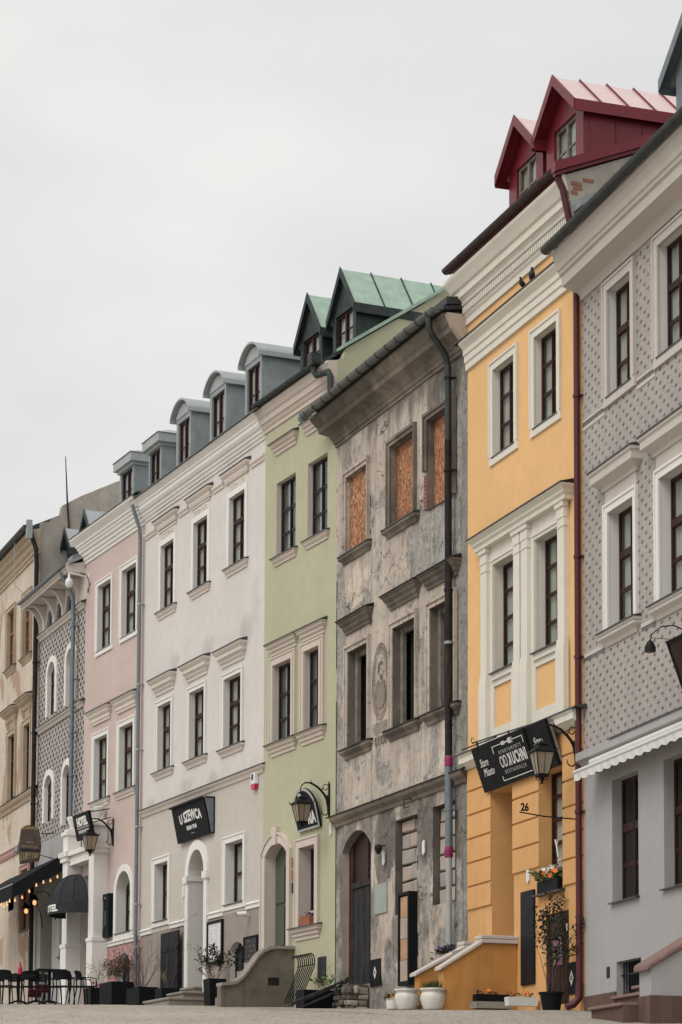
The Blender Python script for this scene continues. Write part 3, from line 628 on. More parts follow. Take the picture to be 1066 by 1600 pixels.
def right_stoop():
    b = RT; z0 = -1.0
    t = b.thing('entrance_stoop', 5.0, 0.9, z0, 'grey stoop with pink sandstone coping and steps, by the lilac grey house', 'stoop'); B0 = MB()
    def L(u, off, z): return (u-5.0, -(off-.9), z-z0)
    def bx(name, u0, u1, o0, o1, za, zb_, mat, bevel=.0, par=t):
        m = MB(); a = L(u0, o1, za); c = L(u1, o0, zb_); m.box(a[0], c[0], a[1], c[1], a[2], c[2]); return m.build(name, mat, par, bevel=bevel)
    def pz(o): return .36+(1.12-o)*.60
    m = MB(); m.prism([L(0, 1.12, z0)[1:], L(0, 1.12, pz(1.12)-.10)[1:], L(0, 0, pz(0)-.10)[1:], L(0, 0, z0)[1:]], 0.0, .42, 'x'); m.build('parapet', 'rgrey', t)
    m = MB(); m.prism([L(0, 1.14, z0)[1:], L(0, 1.14, -.13)[1:], L(0, 0, -.13)[1:], L(0, 0, z0)[1:]], -.015, .435, 'x'); m.build('parapet_plinth', 'rplinth', t)
    m = MB(); m.prism([L(0, 1.20, pz(1.2)-.10)[1:], L(0, 1.20, pz(1.2)-.0)[1:], L(0, 0, pz(0))[1:], L(0, 0, pz(0)-.10)[1:]], -.05, .47, 'x'); m.build('coping', 'pstone', t, bevel=.03)
    for i, (o, z, ul) in enumerate(((1.42, -.21, 3.70), (1.12, -.05, 3.86), (.80, .11, 3.9), (.48, .27, 3.92))):
        bx('riser', ul+.05, 4.99, 0.02, o-.05, -1.0, z-.05, 'rplinth'); bx('tread', ul, 4.985, 0.0 if i == 3 else o-.36, o, z-.05, z, 'pstone', .015)
right_stoop()

# ================================================================= 2 yellow house
YE = Bld('yellow_house', (2.345, 45.901), (.3238, -.9461), 5.18, -.3, 'tall yellow ochre townhouse with cream mouldings and two wine red dormers')
def yellow_house():
    b = YE
    for a, c in ((1.29, 2.28), (3.19, 4.17)):
        f = window(b, a, c, 10.37, 11.98, .12, rev='cream', bars=((.34, .035), (.67, .035)), mw=.085); surround(b, f, a, c, 10.37, 11.98, .16, .035, 'cream'); sill_thin(b, f, a, c, 10.37, .15, .05)
    for a, c in ((1.36, 2.39), (3.26, 4.32)):
        f = window(b, a, c, 6.34, 8.33, .15, rev='cream', bars=((.25, .035), (.5, .035), (.75, .035)), mw=.085)
        pl, pr = (.87, 2.69) if a < 2 else (2.76, 4.62)
        m = b.mb(); y = -.035
        m.box(pl, a, y, .01, 6.32, 8.70); m.box(c, pr, y, .01, 6.32, 8.70); m.box(a, c, y, .01, 8.33, 8.70)                     # field round the window
        m.box(pl, a-.02, y, .01, 5.08, 6.32); m.box(c-.08, pr, y, .01, 5.08, 6.32); m.box(a-.02, c-.08, y, .01, 6.09, 6.32); m.box(a-.02, c-.08, y, .01, 5.08, 5.32)
        m.build('surround', 'cream', f)
        m = b.mb(); q = .06
        m.box(a-q, c+q, y-.03, y+.002, 8.335, 8.335+q); m.box(a-q, a-.005, y-.03, y+.002, 6.36, 8.335); m.box(c+.005, c+q, y-.03, y+.002, 6.36, 8.335); m.box(a-q*1.6, c+q*1.6, y-.05, y+.002, 8.335+q, 8.335+q+.035); m.build('inner_architrave', 'cream', f)
        for p0, p1 in ((pl, pl+.28), (pr-.28, pr)):
            m = b.mb(); m.box(p0, p1, -.10, y, 6.34, 8.42); m.box(p0-.03, p1+.03, -.13, y, 5.08, 6.22); m.box(p0-.02, p1+.02, -.115, y, 6.22, 6.34)
            m.box(p0-.012, p1+.012, -.112, y, 8.26, 8.285); m.box(p0-.012, p1+.012, -.112, y, 8.42, 8.60); m.box(p0-.04, p1+.04, -.14, y, 8.60, 8.70); m.build('pilaster', 'cream', f)
        m = b.mb(); m.box(a-.06, c+.0, -.075, y, 6.20, 6.325); m.build('apron_rail', 'cream', f); sill_thin(b, f, a-.03, c-.06, 6.345, .15, .12)
    hood(b, b.root, .87, 4.62, 8.93, 'cream', [(0, -.24), (.16, -.24), (.16, -.17), (.20, -.13), (.20, -.09), (.24, -.05), (.27, -.03), (.27, 0)], capm='gutter_r', name='window_entablature')
    # ground floor openings
    f = window(b, 3.34, 4.36, 2.17, 4.2, .22, rev='yel_low', bars=((.2, .035), (.4, .035), (.6, .035), (.8, .035)), mw=.085); m = b.mb(); m.prism([(-.13, 2.06), (-.13, 2.09), (.22, 2.18), (.22, 2.06)], 3.29, 4.40, 'x'); m.build('window_sill', 'flash', f)
    def recess(u0, u1, z0, z1, d, mat, name):
        b.hole(u0, u1, z0, z1); m = b.mb()
        for q in ([(u0, 0, z0), (u0, d, z0), (u0, d, z1), (u0, 0, z1)], [(u1, 0, z0), (u1, d, z0), (u1, d, z1), (u1, 0, z1)], [(u0, 0, z1), (u0, d, z1), (u1, d, z1), (u1, 0, z1)], [(u0, 0, z0), (u0, d, z0), (u1, d, z0), (u1, 0, z0)]): m.add(q, [(0, 1, 2, 3)])
        return m.build(name, mat, b.root)
    r = recess(1.16, 2.18, 1.30, 4.18, .85, 'yel_low', 'door_recess')
    m = b.mb(); m.box(1.16, 2.18, .80, .86, 1.30, 4.18); m.box(1.22, 1.62, .78, .80, 1.4, 2.2); m.box(1.72, 2.12, .78, .80, 1.4, 2.2); m.box(1.22, 1.62, .78, .80, 2.35, 3.4); m.box(1.72, 2.12, .78, .80, 2.35, 3.4); m.build('door', 'wood_d', r)
    r = recess(3.57, 4.54, .16, 1.73, .10, 'yel_low', 'cellar_door_recess')
    m = b.mb(); m.box(3.57, 4.54, .06, .12, .16, 1.73); m.box(3.57, 3.65, .02, .06, .16, 1.73); m.box(4.40, 4.54, .0, .06, .16, 1.73); m.box(3.65, 4.40, .02, .06, 1.6, 1.73); dd = m.build('cellar_door', 'wood_d', r)
    for i in range(7):
        m = b.mb(); x = 3.66+.104*i; m.box(x, x+.098, .045-.006*(i % 2), .06, .18, 1.59); m.build('plank', 'wood_d', r)
    for sx in (-1, 1):
        for k in range(4):
            m = b.mb(); x = 4.02+sx*.05; z = .75+.17*k; m.add([(x, .03, z), (x+sx*.27, .03, z-.26), (x+sx*.27, .03, z-.235), (x, .03, z+.03)], [(0, 1, 2, 3)]); m.build('batten', 'wood_d', r)
    m = b.mb(); m.box(3.82, 4.22, .016, .03, .83, 1.31); m.build('poster', 'poster', r)
    m = b.mb(); m.box(4.47, 4.49, -.02, 0, 1.38, 1.5); m.build('handle', 'sign_w', r)
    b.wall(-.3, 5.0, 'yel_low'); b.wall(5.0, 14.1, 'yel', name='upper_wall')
    ZL = [2.13, 2.57, 3.01, 3.455, 3.90, 4.345, 4.76]
    for (u0, u1, k0) in ((.03, 1.16, 0), (2.18, 3.34, 1), (4.36, 5.15, 0)):
        for k in range(k0, 6):
            m = b.mb(); m.box(u0, u1, -.035, .005, ZL[k]+.016, ZL[k+1]-.016); m.build('rusticated_course', 'yel_low', b.root, bevel=.012)
    for u0, u1 in ((3.34, 4.36), (1.16, 2.18)): m = b.mb(); m.box(u0, u1, -.034, .005, 4.36, 4.745); m.build('lintel', 'yel_low', b.root)
    cornice(b, .0, 5.15, 5.02, [(0, -.26), (.04, -.26), (.10, -.22), (.16, -.17), (.19, -.16), (.19, -.06), (.22, -.03), (.22, 0)], 'cream', 'string_course'); m = b.mb(); cap(m, .05, 5.1, 5.025, .22); m.build('string_flashing', 'flash', b.root)
    cornice(b, .0, 5.18, 0, [(0, 12.36), (.05, 12.36), (.05, 12.49), (.075, 12.50), (.075, 12.63), (.10, 12.64), (.10, 12.74), (.15, 12.80), (.19, 12.84), (.19, 12.89)], 'cream', 'frieze_moulding'); m = b.mb(); cap(m, .0, 5.18, 12.893, .19); m.build('frieze_flashing', 'gutter_r', b.root)
    cornice(b, .0, 5.18, 0, [(0, 13.24), (.04, 13.24), (.04, 13.36), (.07, 13.40), (.07, 13.58), (.13, 13.60), (.14, 13.66), (.17, 13.70), (.21, 13.72), (.21, 13.86), (.25, 13.88), (.30, 13.98), (.36, 14.08), (.36, 14.14), (.0, 14.2)], 'cream', left=True)
    m = b.mb()
    for i in range(60): m.box(.02+.086*i, .02+.086*i+.05, -.115, -.06, 13.45, 13.57)
    m.build('dentil_course', 'cream', b.root)['kind'] = 'stuff'
    gutter(b, -.10, 5.2, .40, 14.30, .09, 'gutter_r', 10)
    roof(b, -.36, 14.28, 4.5, 16.15, 'red', u0=-.05)
    b.body(-.3, 14.0, 'oldpl')
    # bare party wall above the neighbour's roof
    m = b.mb(); m.prism([(-.02, 12.6), (.5, 12.6), (8, 12.6), (8, 14.6), (4.5, 16.08), (-.30, 14.14), (-.2, 13.7)], 4.96, 5.19, 'x'); pw = m.build('party_wall', 'oldpl', b.root)
    m = b.mb(); m.prism([(-.52, 14.15), (4.5, 16.16), (4.5, 16.33), (-.52, 14.32)], 5.10, 5.27, 'x'); m.prism([(-.5, 14.09), (4.5, 16.10), (4.5, 16.16), (-.5, 14.15)], 5.12, 5.23, 'x'); m.build('verge_flashing', 'red', b.root)
    for k, (y, z, w) in enumerate(((-.20, 13.98, .2), (-.16, 13.90, .17), (.02, 14.06, .2), (.85, 14.36, .2), (-.2, 13.82, .12))):
        m = b.mb(); m.box(5.17, 5.20, y, y+w, z, z+.065); m.build('brick', 'brick', pw, bevel=.006)
    m = b.mb(); m.prism([(-.16, 13.50), (.02, 13.62), (1.6, 14.4), (1.6, 14.5), (.0, 13.74), (-.18, 13.62)], 5.16, 5.5, 'x'); m.build('lead_flashing', 'zinc', pw)
    downpipe(b, [(5.12, -.40, 14.24), (5.12, -.40, 14.05), (5.12, -.32, 13.9), (5.13, -.10, 12.9), (5.13, -.08, 12.4), (5.13, -.08, .35)], .055, 'maroon', [(5.13, -.08, z) for z in (10.35, 7.6, 5.9, 3.3)])
    m = b.mb(); m.tube([(5.13, -.08, .45), (5.13, -.09, .2), (5.11, -.18, .10), (5.08, -.30, .05)], [.065, .065, .065, .06], 12); m.build('pipe_shoe', 'maroon', b.root, smooth=True)
    dormer(b, 1.55, 3.10, .20, 14.62, 15.62, 3.4, 'gable', ('red', 'red', 'redroof'), rise=.68, over=.13, front=.22, win=(1.90, 2.80, 14.74, 15.56), frame='wood_g')
    dormer(b, 3.26, 4.83, .20, 14.62, 15.64, 3.4, 'gable', ('red', 'red', 'redroof'), rise=.68, over=.13, front=.22, win=(3.60, 4.52, 14.74, 15.58), frame='wood_g')
yellow_house()
def yellow_stoop():
    b = YE; z0 = -.1
    t = b.thing('entrance_stoop', 1.6, .7, z0, 'ochre rendered stoop with sloping white coped parapets, at the yellow house', 'stoop')
    def Y(o): return -(o-.7)
    for name, u0, u1, pts in (('parapet', 2.10, 2.32, [(0, z0), (0, 1.33), (.66, 1.33), (1.40, .86), (1.40, z0)]), ('parapet', .86, 1.08, [(0, z0), (0, 1.33), (.50, 1.33), (1.38, .84), (1.38, z0)])):
        m = MB(); m.prism([(Y(o), z-z0) for o, z in pts], u0-1.6, u1-1.6, 'x'); m.build(name, 'yel_dirty', t, bevel=.015)
        m = MB(); k = pts[2][0]; m.prism([(Y(k-.02), 1.33-z0), (Y(1.46), pts[3][1]-.03-z0), (Y(1.46), pts[3][1]+.03-z0), (Y(k-.02), 1.40-z0)], u0-1.64, u1-1.56, 'x'); m.build('sloped_coping', 'rtrim', t, bevel=.012)
        for za, zb_ in ((1.33, 1.40), (1.405, 1.47)):
            m = MB(); m.box(u0-1.66, u1-1.54, Y(k+.04), Y(.0), za-z0, zb_-z0); m.build('coping_slab', 'rtrim', t, bevel=.012)
    for i in range(6):
        z = 1.28-.2*i; o = .75+.14*i
        m = MB(); m.box(1.09-1.6, 2.09-1.6, Y(o), Y(0), 0, z-z0); m.build('step', 'stone', t)
yellow_stoop()

# ================================================================= 3 derelict house
RU = Bld('derelict_house', (-.127, 52.387), (.3561, -.9345), 6.942, -.1, 'derelict townhouse with peeling grey plaster and boarded up top windows')
def fb(x, z, s=1.0, o=0): return noise.fractal((x*s+o, z*s, o*1.7), .9, 2.1, 5)
def blob(x, z, cx, cz, rx, rz, o, k=.5):
    d = ((x-cx)/rx)**2+((z-cz)/rz)**2+k*fb(x, z, 1.9, o); return max(0., min(1., (1.0-d)*9))
def sm(a, lo, hi): return max(0., min(1., (a-lo)/(hi-lo)))
def ruin_fn(x, z):
    r = sm(x-5.95+.35*fb(x, z, .9, 3)+.2*fb(x, z, 3.5, 5)+(.45 if z < 4.7 else 0)*0, 0, .06)
    r = max(r, blob(x, z, 5.0, 9.6, 1.0, .95, 1), blob(x, z, 6.0, 11.6, .9, 1.9, 2), blob(x, z, .25, 8.9, .3, 1.6, 6), blob(x, z, .1, 5.6, .3, 1.9, 7), blob(x, z, 1.3, 9.0, .9, .35, 8), blob(x, z, .2, 3.2, .38, 2.0, 9), blob(x, z, 5.0, 7.2, .35, 1.2, 11), blob(x, z, 4.95, 3.3, .32, 1.2, 12), blob(x, z, 2.9, 4.0, .5, .8, 14), blob(x, z, 3.05, 1.3, .3, .6, 15))
    r = max(r, sm(fb(x, z, .75, 21)-(.46 if z > 4.8 else .24), 0, .03), sm(fb(x, z, 3.1, 23)-.62, 0, .03))
    g = max(blob(x, z, 4.85, 11.9, .24, .95, 4), blob(x, z, 1.25, 9.5, .62, .45, 5, 1.3), blob(x, z, 5.75, 5.5, .3, .6, 10), blob(x, z, 2.25, 3.2, .15, 1.1, 13), blob(x, z, 5.3, 2.9, .14, .8, 17), blob(x, z, 2.4, 1.7, .3, .8, 18)*.6)
    b = sm(.6*fb(x*2.2, z*.45, 1, 30)+(z-12.4)*.9+.12*(x-2), 0, .5)*.8
    for (a, zz, w) in ((1.2, 10.1, .8), (3.7, 10.1, .8), (1.3, 6.0, .8), (3.8, 6.0, .9), (5.6, 6.0, .6)):
        if z < zz: b = max(b, sm(.5-abs(x-a)/w-(zz-z)*.7+.55*fb(x*3, z*.6, 1, 33), 0, .6)*.55)
    if z < 4.75: b = max(b, sm(.36+.9*fb(x*1.6, z*.9, 1, 40)-(4.7-z)*.10, 0, .4)*.72, blob(x, z, 2.75, 3.9, .55, .9, 41)*.8, blob(x, z, 4.9, 4.1, .45, .9, 42)*.75, blob(x, z, 6.5, 4.0, .4, .9, 43)*.6, sm(1.4-z+.5*fb(x, z, 1.4, 44), 0, .6)*.45)
    b = max(b, blob(x, z, 6.75, 8, .25, 6, 45)*.35)
    b = max(b, 3.2*r*(1-r)*.6, 3.2*g*(1-g)*.5)  # shade along the peel edges, painted into the soot mask
    d = -.022*r+.007*g+.006*fb(x, z, 2.5, 50)+.009*r*fb(x, z, 9, 51)
    return d, (r*(1-.6*g), g, b)
def derelict():
    b = RU
    for i, (a, c, z0) in enumerate(((.62, 1.83, 10.27), (3.10, 4.34, 10.25), (5.02, 6.28, 10.16))):
        b.hole(a, c, z0, 11.95); d = .07 if i == 0 else .13
        m = b.mb()
        for q in ([(a, -.02, z0), (a, d, z0), (a, d, 11.95), (a, -.02, 11.95)], [(c, -.02, z0), (c, d, z0), (c, d, 11.95), (c, -.02, 11.95)], [(a, -.02, 11.95), (a, d, 11.95), (c, d, 11.95), (c, -.02, 11.95)], [(a, -.02, z0), (a, d, z0), (c, d, z0), (c, -.02, z0)]): m.add(q, [(0, 1, 2, 3)])
        f = m.build('window', 'ruin' if i == 0 else 'ruintrim', b.root)
        m = b.mb(); w, p = .075, .05; zl = z0 if i < 2 else 10.95
        m.box(a-w, c+w, -p, .0, 11.95, 12.03); m.box(a-w, a, -p, .0, zl, 11.95); m.box(c, c+w, -p, .0, z0, 11.95); m.box(a-w-.05, c+w+.05, -p-.03, .0, 12.03, 12.09); m.box(a-w-.05, a-w, -p-.03, 0, zl, 12.03); m.box(c+w, c+w+.05, -p-.03, 0, z0, 12.03); m.build('surround', 'ruin' if i == 0 else 'ruintrim', f)
        m = b.mb(); m.box(a+.01, c-.01, d, d+.02, z0+.01, 11.94); m.build('osb_board', 'osb', f)
        if i == 0:
            for x in (1.45, 1.62): m = b.mb(); m.box(x, x+.02, -.01, .1, 11.90, 11.95); m.build('clip', 'wood_g', f)
        if i < 2: sill(b, f, a-.12, c+.12, z0, 'ruintrim', [(0, -.17), (.03, -.17), (.06, -.11), (.12, -.06), (.12, 0)])
        else:
            for k in range(9):
                m = b.mb(); x = 4.84+.02*random.random()+(.09 if k % 2 else 0)*0; m.box(x-.01, x+.16, -.012-.01*random.random(), .03, 10.20+.078*k, 10.265+.078*k); m.build('brick', 'brick', b.root, bevel=.006)
    for i, (a, c) in enumerate(((.75, 1.88), (3.26, 4.43), (5.18, 6.32))):
        b.hole(a, c, 6.12, 8.18); d = .19; m = b.mb()
        for q in ([(a, -.02, 6.12), (a, d, 6.12), (a, d, 8.18), (a, -.02, 8.18)], [(c, -.02, 6.12), (c, d, 6.12), (c, d, 8.18), (c, -.02, 8.18)], [(a, -.02, 8.18), (a, d, 8.18), (c, d, 8.18), (c, -.02, 8.18)], [(a, -.02, 6.12), (a, d, 6.12), (c, d, 6.12), (c, -.02, 6.12)]): m.add(q, [(0, 1, 2, 3)])
        f = m.build('window', 'cement', b.root)
        m = b.mb(); w, p = .09, .045
        m.box(a-w, c+w, -p, .0, 8.18, 8.27); m.box(a-w, a, -p, .0, 6.12, 8.18); m.box(c, c+w, -p, .0, 6.12, 8.18); m.box(a-w-.05, c+w+.05, -p-.03, .0, 8.27, 8.33); m.box(a-w-.05, a-w, -p-.03, 0, 6.12, 8.27); m.box(c+w, c+w+.05, -p-.03, 0, 6.12, 8.27); m.build('surround', 'ruin', f)
        m = b.mb(); m.box(a, a+.14, d-.05, d+.03, 6.12, 8.18); m.box(c-.08, c, d-.02, d+.04, 6.12, 8.18); m.box(a+.14, c-.08, d-.02, d+.04, 8.08, 8.18); m.build('casement_frame', 'wood_g', f)
        m = b.mb(); m.box(a+.14, c-.08, d+.12, d+.14, 6.12, 8.08); m.build('interior_sheet', 'dark' if i < 2 else 'rust_f', f)  # near-black sheet paints the unlit room behind the first two windows
        hood(b, f, a-.10, c+.10, 8.87, 'ruintrim', [(0, -.30), (.04, -.30), (.04, -.25), (.08, -.2), (.09, -.15), (.14, -.1), (.15, -.06), (.19, -.03), (.19, 0)], capm='pipe_d'); sill(b, f, a-.12, c+.14, 6.11, 'ruintrim', [(0, -.20), (.03, -.20), (.05, -.13), (.10, -.09), (.13, -.06), (.13, 0)], capm='pipe_d')
    # doorway with segmental head and plank door
    b.hole(.40, 2.05, .55, 4.36); b.fill.append((.40, 2.05, 3.98, 4.36, .4))
    m = b.mb(); d = .20
    for q in ([(.40, 0, .55), (.40, d, .55), (.40, d, 4.1), (.40, 0, 4.1)], [(2.05, 0, .55), (2.05, d, .55), (2.05, d, 4.1), (2.05, 0, 4.1)]): m.add(q, [(0, 1, 2, 3)])
    dr = m.build('door_recess', 'block', b.root)
    m = b.mb(); m.box(.40, 2.05, d, d+.05, 3.28, 4.36); m.build('transom_panel', 'brown_f', dr); m = b.mb(); m.box(.40, .62, d-.04, d+.03, .9, 4.3); m.build('door_post', 'wood_d', dr); m = b.mb(); m.box(1.40, 1.46, d-.03, d, 3.34, 4.3); m.box(.62, 2.05, d-.07, d+.02, 3.20, 3.32); m.build('transom_bar', 'wood_b', dr)
    for i in range(9):
        m = b.mb(); x = .63+.157*i; m.box(x, x+.149, d-.03-.008*(i % 2), d+.02, 1.15, 3.195); m.build('plank', 'wood_b', dr)
    m = b.mb(); m.box(1.88, 1.93, d-.08, d-.03, 2.25, 2.45); m.build('handle', 'zinc', dr)
    m = b.mb(); m.box(.41, 2.04, .02, .9, .55, 1.14); m.build('door_step', 'stone', dr)
    # walled up shop windows
    for (a, c, zt) in ((3.36, 4.49, 4.28), (5.28, 6.34, 4.3)):
        b.hole(a, c, 2.40, zt); m = b.mb(); d = .26
        for q in ([(a, 0, 2.4), (a, d, 2.4), (a, d, zt), (a, 0, zt)], [(c, 0, 2.4), (c, d, 2.4), (c, d, zt), (c, 0, zt)], [(a, 0, zt), (a, d, zt), (c, d, zt), (c, 0, zt)], [(a, 0, 2.4), (a, d, 2.4), (c, d, 2.4), (c, 0, 2.4)]): m.add(q, [(0, 1, 2, 3)])
        m.box(a, c, .235, .26, 2.4, zt); w = m.build('walled_up_window', 'mortar', b.root)
        z = 2.41; k = 0
        while z < zt-.1:
            h = min(.31, zt-z-.02); xs = [a+.03, a+.03+(c-a)*(.55 if k % 2 else .40)*(1+.1*random.uniform(-1, 1)), c-.02]
            for x0, x1 in zip(xs, xs[1:]):
                m = b.mb(); j = .02*random.random(); zz = .012*random.uniform(-1, 1); m.box(x0+.012, x1-.012, .12+j, .24, z+.014+zz, z+h-.012+zz); m.v = [(q[0]+random.uniform(-.014, .014), q[1]+random.uniform(-.01, .01), q[2]+random.uniform(-.014, .014)) for q in m.v]; m.build('block', random.choice(['block', 'block', 'oldpl']), w, bevel=.024)
            z += h+.01; k += 1
    b.wall(-.1, 13.2, 'ruin', cell=.045, fn=ruin_fn)
    cornice(b, .0, 6.93, 4.78, [(0, -.22), (.03, -.22), (.05, -.15), (.10, -.11), (.13, -.08), (.15, -.03), (.15, 0)], 'ruintrim', 'string_course'); m = b.mb(); cap(m, .0, 6.9, 4.785, .15); m.build('string_flashing', 'pipe_d', b.root)
    cornice(b, .0, 6.80, 0, [(0, 12.78), (.03, 12.78), (.03, 12.84), (.06, 12.86), (.07, 12.92), (.12, 12.98), (.12, 13.02), (.17, 13.06), (.30, 13.13), (.31, 13.13), (.32, 13.24), (.36, 13.28), (.40, 13.36), (.45, 13.44), (.45, 13.49), (.0, 13.56)], 'ruintrim', left=True)
    gutter(b, -.50, 6.75, .58, 13.58, .10, 'pipe_t', 14)
    m = b.mb(); m.tube([(-.5, -.58, 13.55), (-.62, -.58, 13.55)], .115, 12); m.build('gutter_end', 'zinc', b.root, smooth=True)
    roof(b, -.5, 13.58, 4.5, 14.3, 'gutter_d')
    m = b.mb(); m.prism([(-.45, 13.60), (1.0, 13.78), (1.0, 13.92), (-.45, 13.74)], 6.3, 6.98, 'x'); m.build('roof_edge', 'gutter_d', b.root)
    m = b.mb(); m.prism([(-.42, 13.45), (.02, 13.45), (.02, 12.9), (-.1, 12.95), (-.3, 13.2)], 6.80, 6.95, 'x'); m.build('eaves_patch', 'block', b.root)
    b.body(-.1, 13.2, 'oldpl')
    P = [(6.45, -.58, 13.5), (6.45, -.58, 13.26), (6.43, -.5, 13.14), (6.34, -.2, 12.84), (6.31, -.13, 12.6)]
    downpipe(b, P+[(6.31, -.13, 11.2)], .066, 'gutter_d', [(6.31, -.13, 12.4)], 'pipe_d')
    downpipe(b, [(6.31, -.13, 11.2), (6.33, -.13, 7.3)], .07, 'pipe_d', [(6.32, -.13, 10.6), (6.32, -.13, 8.3)]); downpipe(b, [(6.33, -.13, 7.3), (6.34, -.13, 5.0)], .072, 'pipe_d', [(6.33, -.13, 7.28)], 'zinc')
    downpipe(b, [(6.34, -.13, 5.0), (6.35, -.13, 3.4)], .074, 'pipe_g', [(6.34, -.13, 4.1)]); downpipe(b, [(6.35, -.13, 3.4), (6.36, -.13, 1.4)], .058, 'zincl')
    for z in (5.02, 3.3):
        m = b.mb(); m.lathe([(.076, -.10), (.086, -.07), (.078, -.02), (.09, .02), (.08, .05), (.084, .08), (.076, .10)], 12, (6.345, -.13, z)); m.build('tape_wrap', 'magenta', b.root, smooth=True)
    # painted medallion and lettering between the first floor windows (flat print)
    def ell(cx, cz, rx, rz, w, n=48):
        m = b.mb()
        for i in range(n):
            a, a2 = 2*math.pi*i/n, 2*math.pi*(i+1)/n
            m.add([(cx+rx*math.cos(a), -.019, cz+rz*math.sin(a)), (cx+rx*math.cos(a2), -.019, cz+rz*math.sin(a2)), (cx+(rx-w)*math.cos(a2), -.019, cz+(rz-w)*math.sin(a2)), (cx+(rx-w)*math.cos(a), -.019, cz+(rz-w)*math.sin(a))], [(0, 1, 2, 3)])
        return m
    md = ell(2.58, 7.24, .46, .79, .03).build('painted_medallion', 'ruintrim', b.root); ell(2.58, 7.24, .40, .72, .022).build('ring', 'ruintrim', md); ell(2.58, 7.24, .31, .60, .016).build('ring', 'ruintrim', md)
    m = b.mb()
    for i in range(52):
        a = 2*math.pi*i/52
        if i % 9 == 0: continue
        c, s_ = math.cos(a), math.sin(a); x, z = 2.58+.355*c, 7.24+.66*s_; m.add([(x-.012, -.019, z-.026), (x+.012, -.019, z-.026), (x+.012, -.019, z+.026), (x-.012, -.019, z+.026)], [(0, 1, 2, 3)])
    m.build('ring_lettering', 'ruintrim', md)
    bust = [(-.26, -.46), (-.28, -.2), (-.22, -.02), (-.09, .06), (.0, -.08), (.08, .05), (.17, .0), (.25, -.14), (.27, -.44), (.12, -.55), (-.12, -.55)]
    m = b.mb(); m.add([(2.58+x, -.019, 7.24+z) for x, z in bust], [tuple(range(len(bust)))]); m.build('painted_coat', 'ruintrim', md)
    hair = [(-.13, .22), (-.145, .34), (-.11, .43), (-.02, .47), (.08, .45), (.115, .38), (.10, .37), (.02, .40), (-.05, .37), (-.075, .30), (-.085, .22)]
    m = b.mb(); m.add([(2.58+x, -.0195, 7.20+z) for x, z in hair], [tuple(range(len(hair)))]); m.build('painted_hair', 'ruintrim', md)
    beard = [(-.07, .20), (-.06, .13), (-.01, .08), (.05, .09), (.09, .15), (.10, .21), (.06, .18), (.01, .17), (-.03, .19)]
    m = b.mb(); m.add([(2.58+x, -.0195, 7.20+z) for x, z in beard], [tuple(range(len(beard)))])
    for ex in (-.02, .06): m.add([(2.58+ex-.015, -.0195, 7.20+.305), (2.58+ex+.018, -.0195, 7.20+.305), (2.58+ex+.018, -.0195, 7.20+.32), (2.58+ex-.015, -.0195, 7.20+.32)], [(0, 1, 2, 3)])
    m.add([(2.58+.03, -.0195, 7.20+.24), (2.58+.05, -.0195, 7.20+.24), (2.58+.04, -.0195, 7.20+.30)], [(0, 1, 2)]); m.build('painted_face', 'ruintrim', md)
    for k in range(4):
        m = b.mb(); z = 6.37-.062*k; x = 2.16+(.08 if k == 3 else 0)
        while x < (2.9 if k == 3 else 3.0):
            w = random.choice([.02, .025, .03]); m.add([(x, -.0195, z), (x+w, -.0195, z), (x+w, -.0195, z+.04), (x, -.0195, z+.04)], [(0, 1, 2, 3)]); x += w+.014+(.03 if random.random() < .15 else 0)
        m.build('painted_lettering', 'ruintrim', md)
    for cx in (2.38, 2.56, 2.74, 2.88):
        m = b.mb(); pts = [(cx+.10*math.cos(a)*(1-.06*a), -.022, 6.02+.11*math.sin(a)*(1-.06*a)) for a in [i*.4 for i in range(22)]]; m.tube(pts, .011, 4); m.build('painted_flourish', 'ruintrim', md)
derelict()

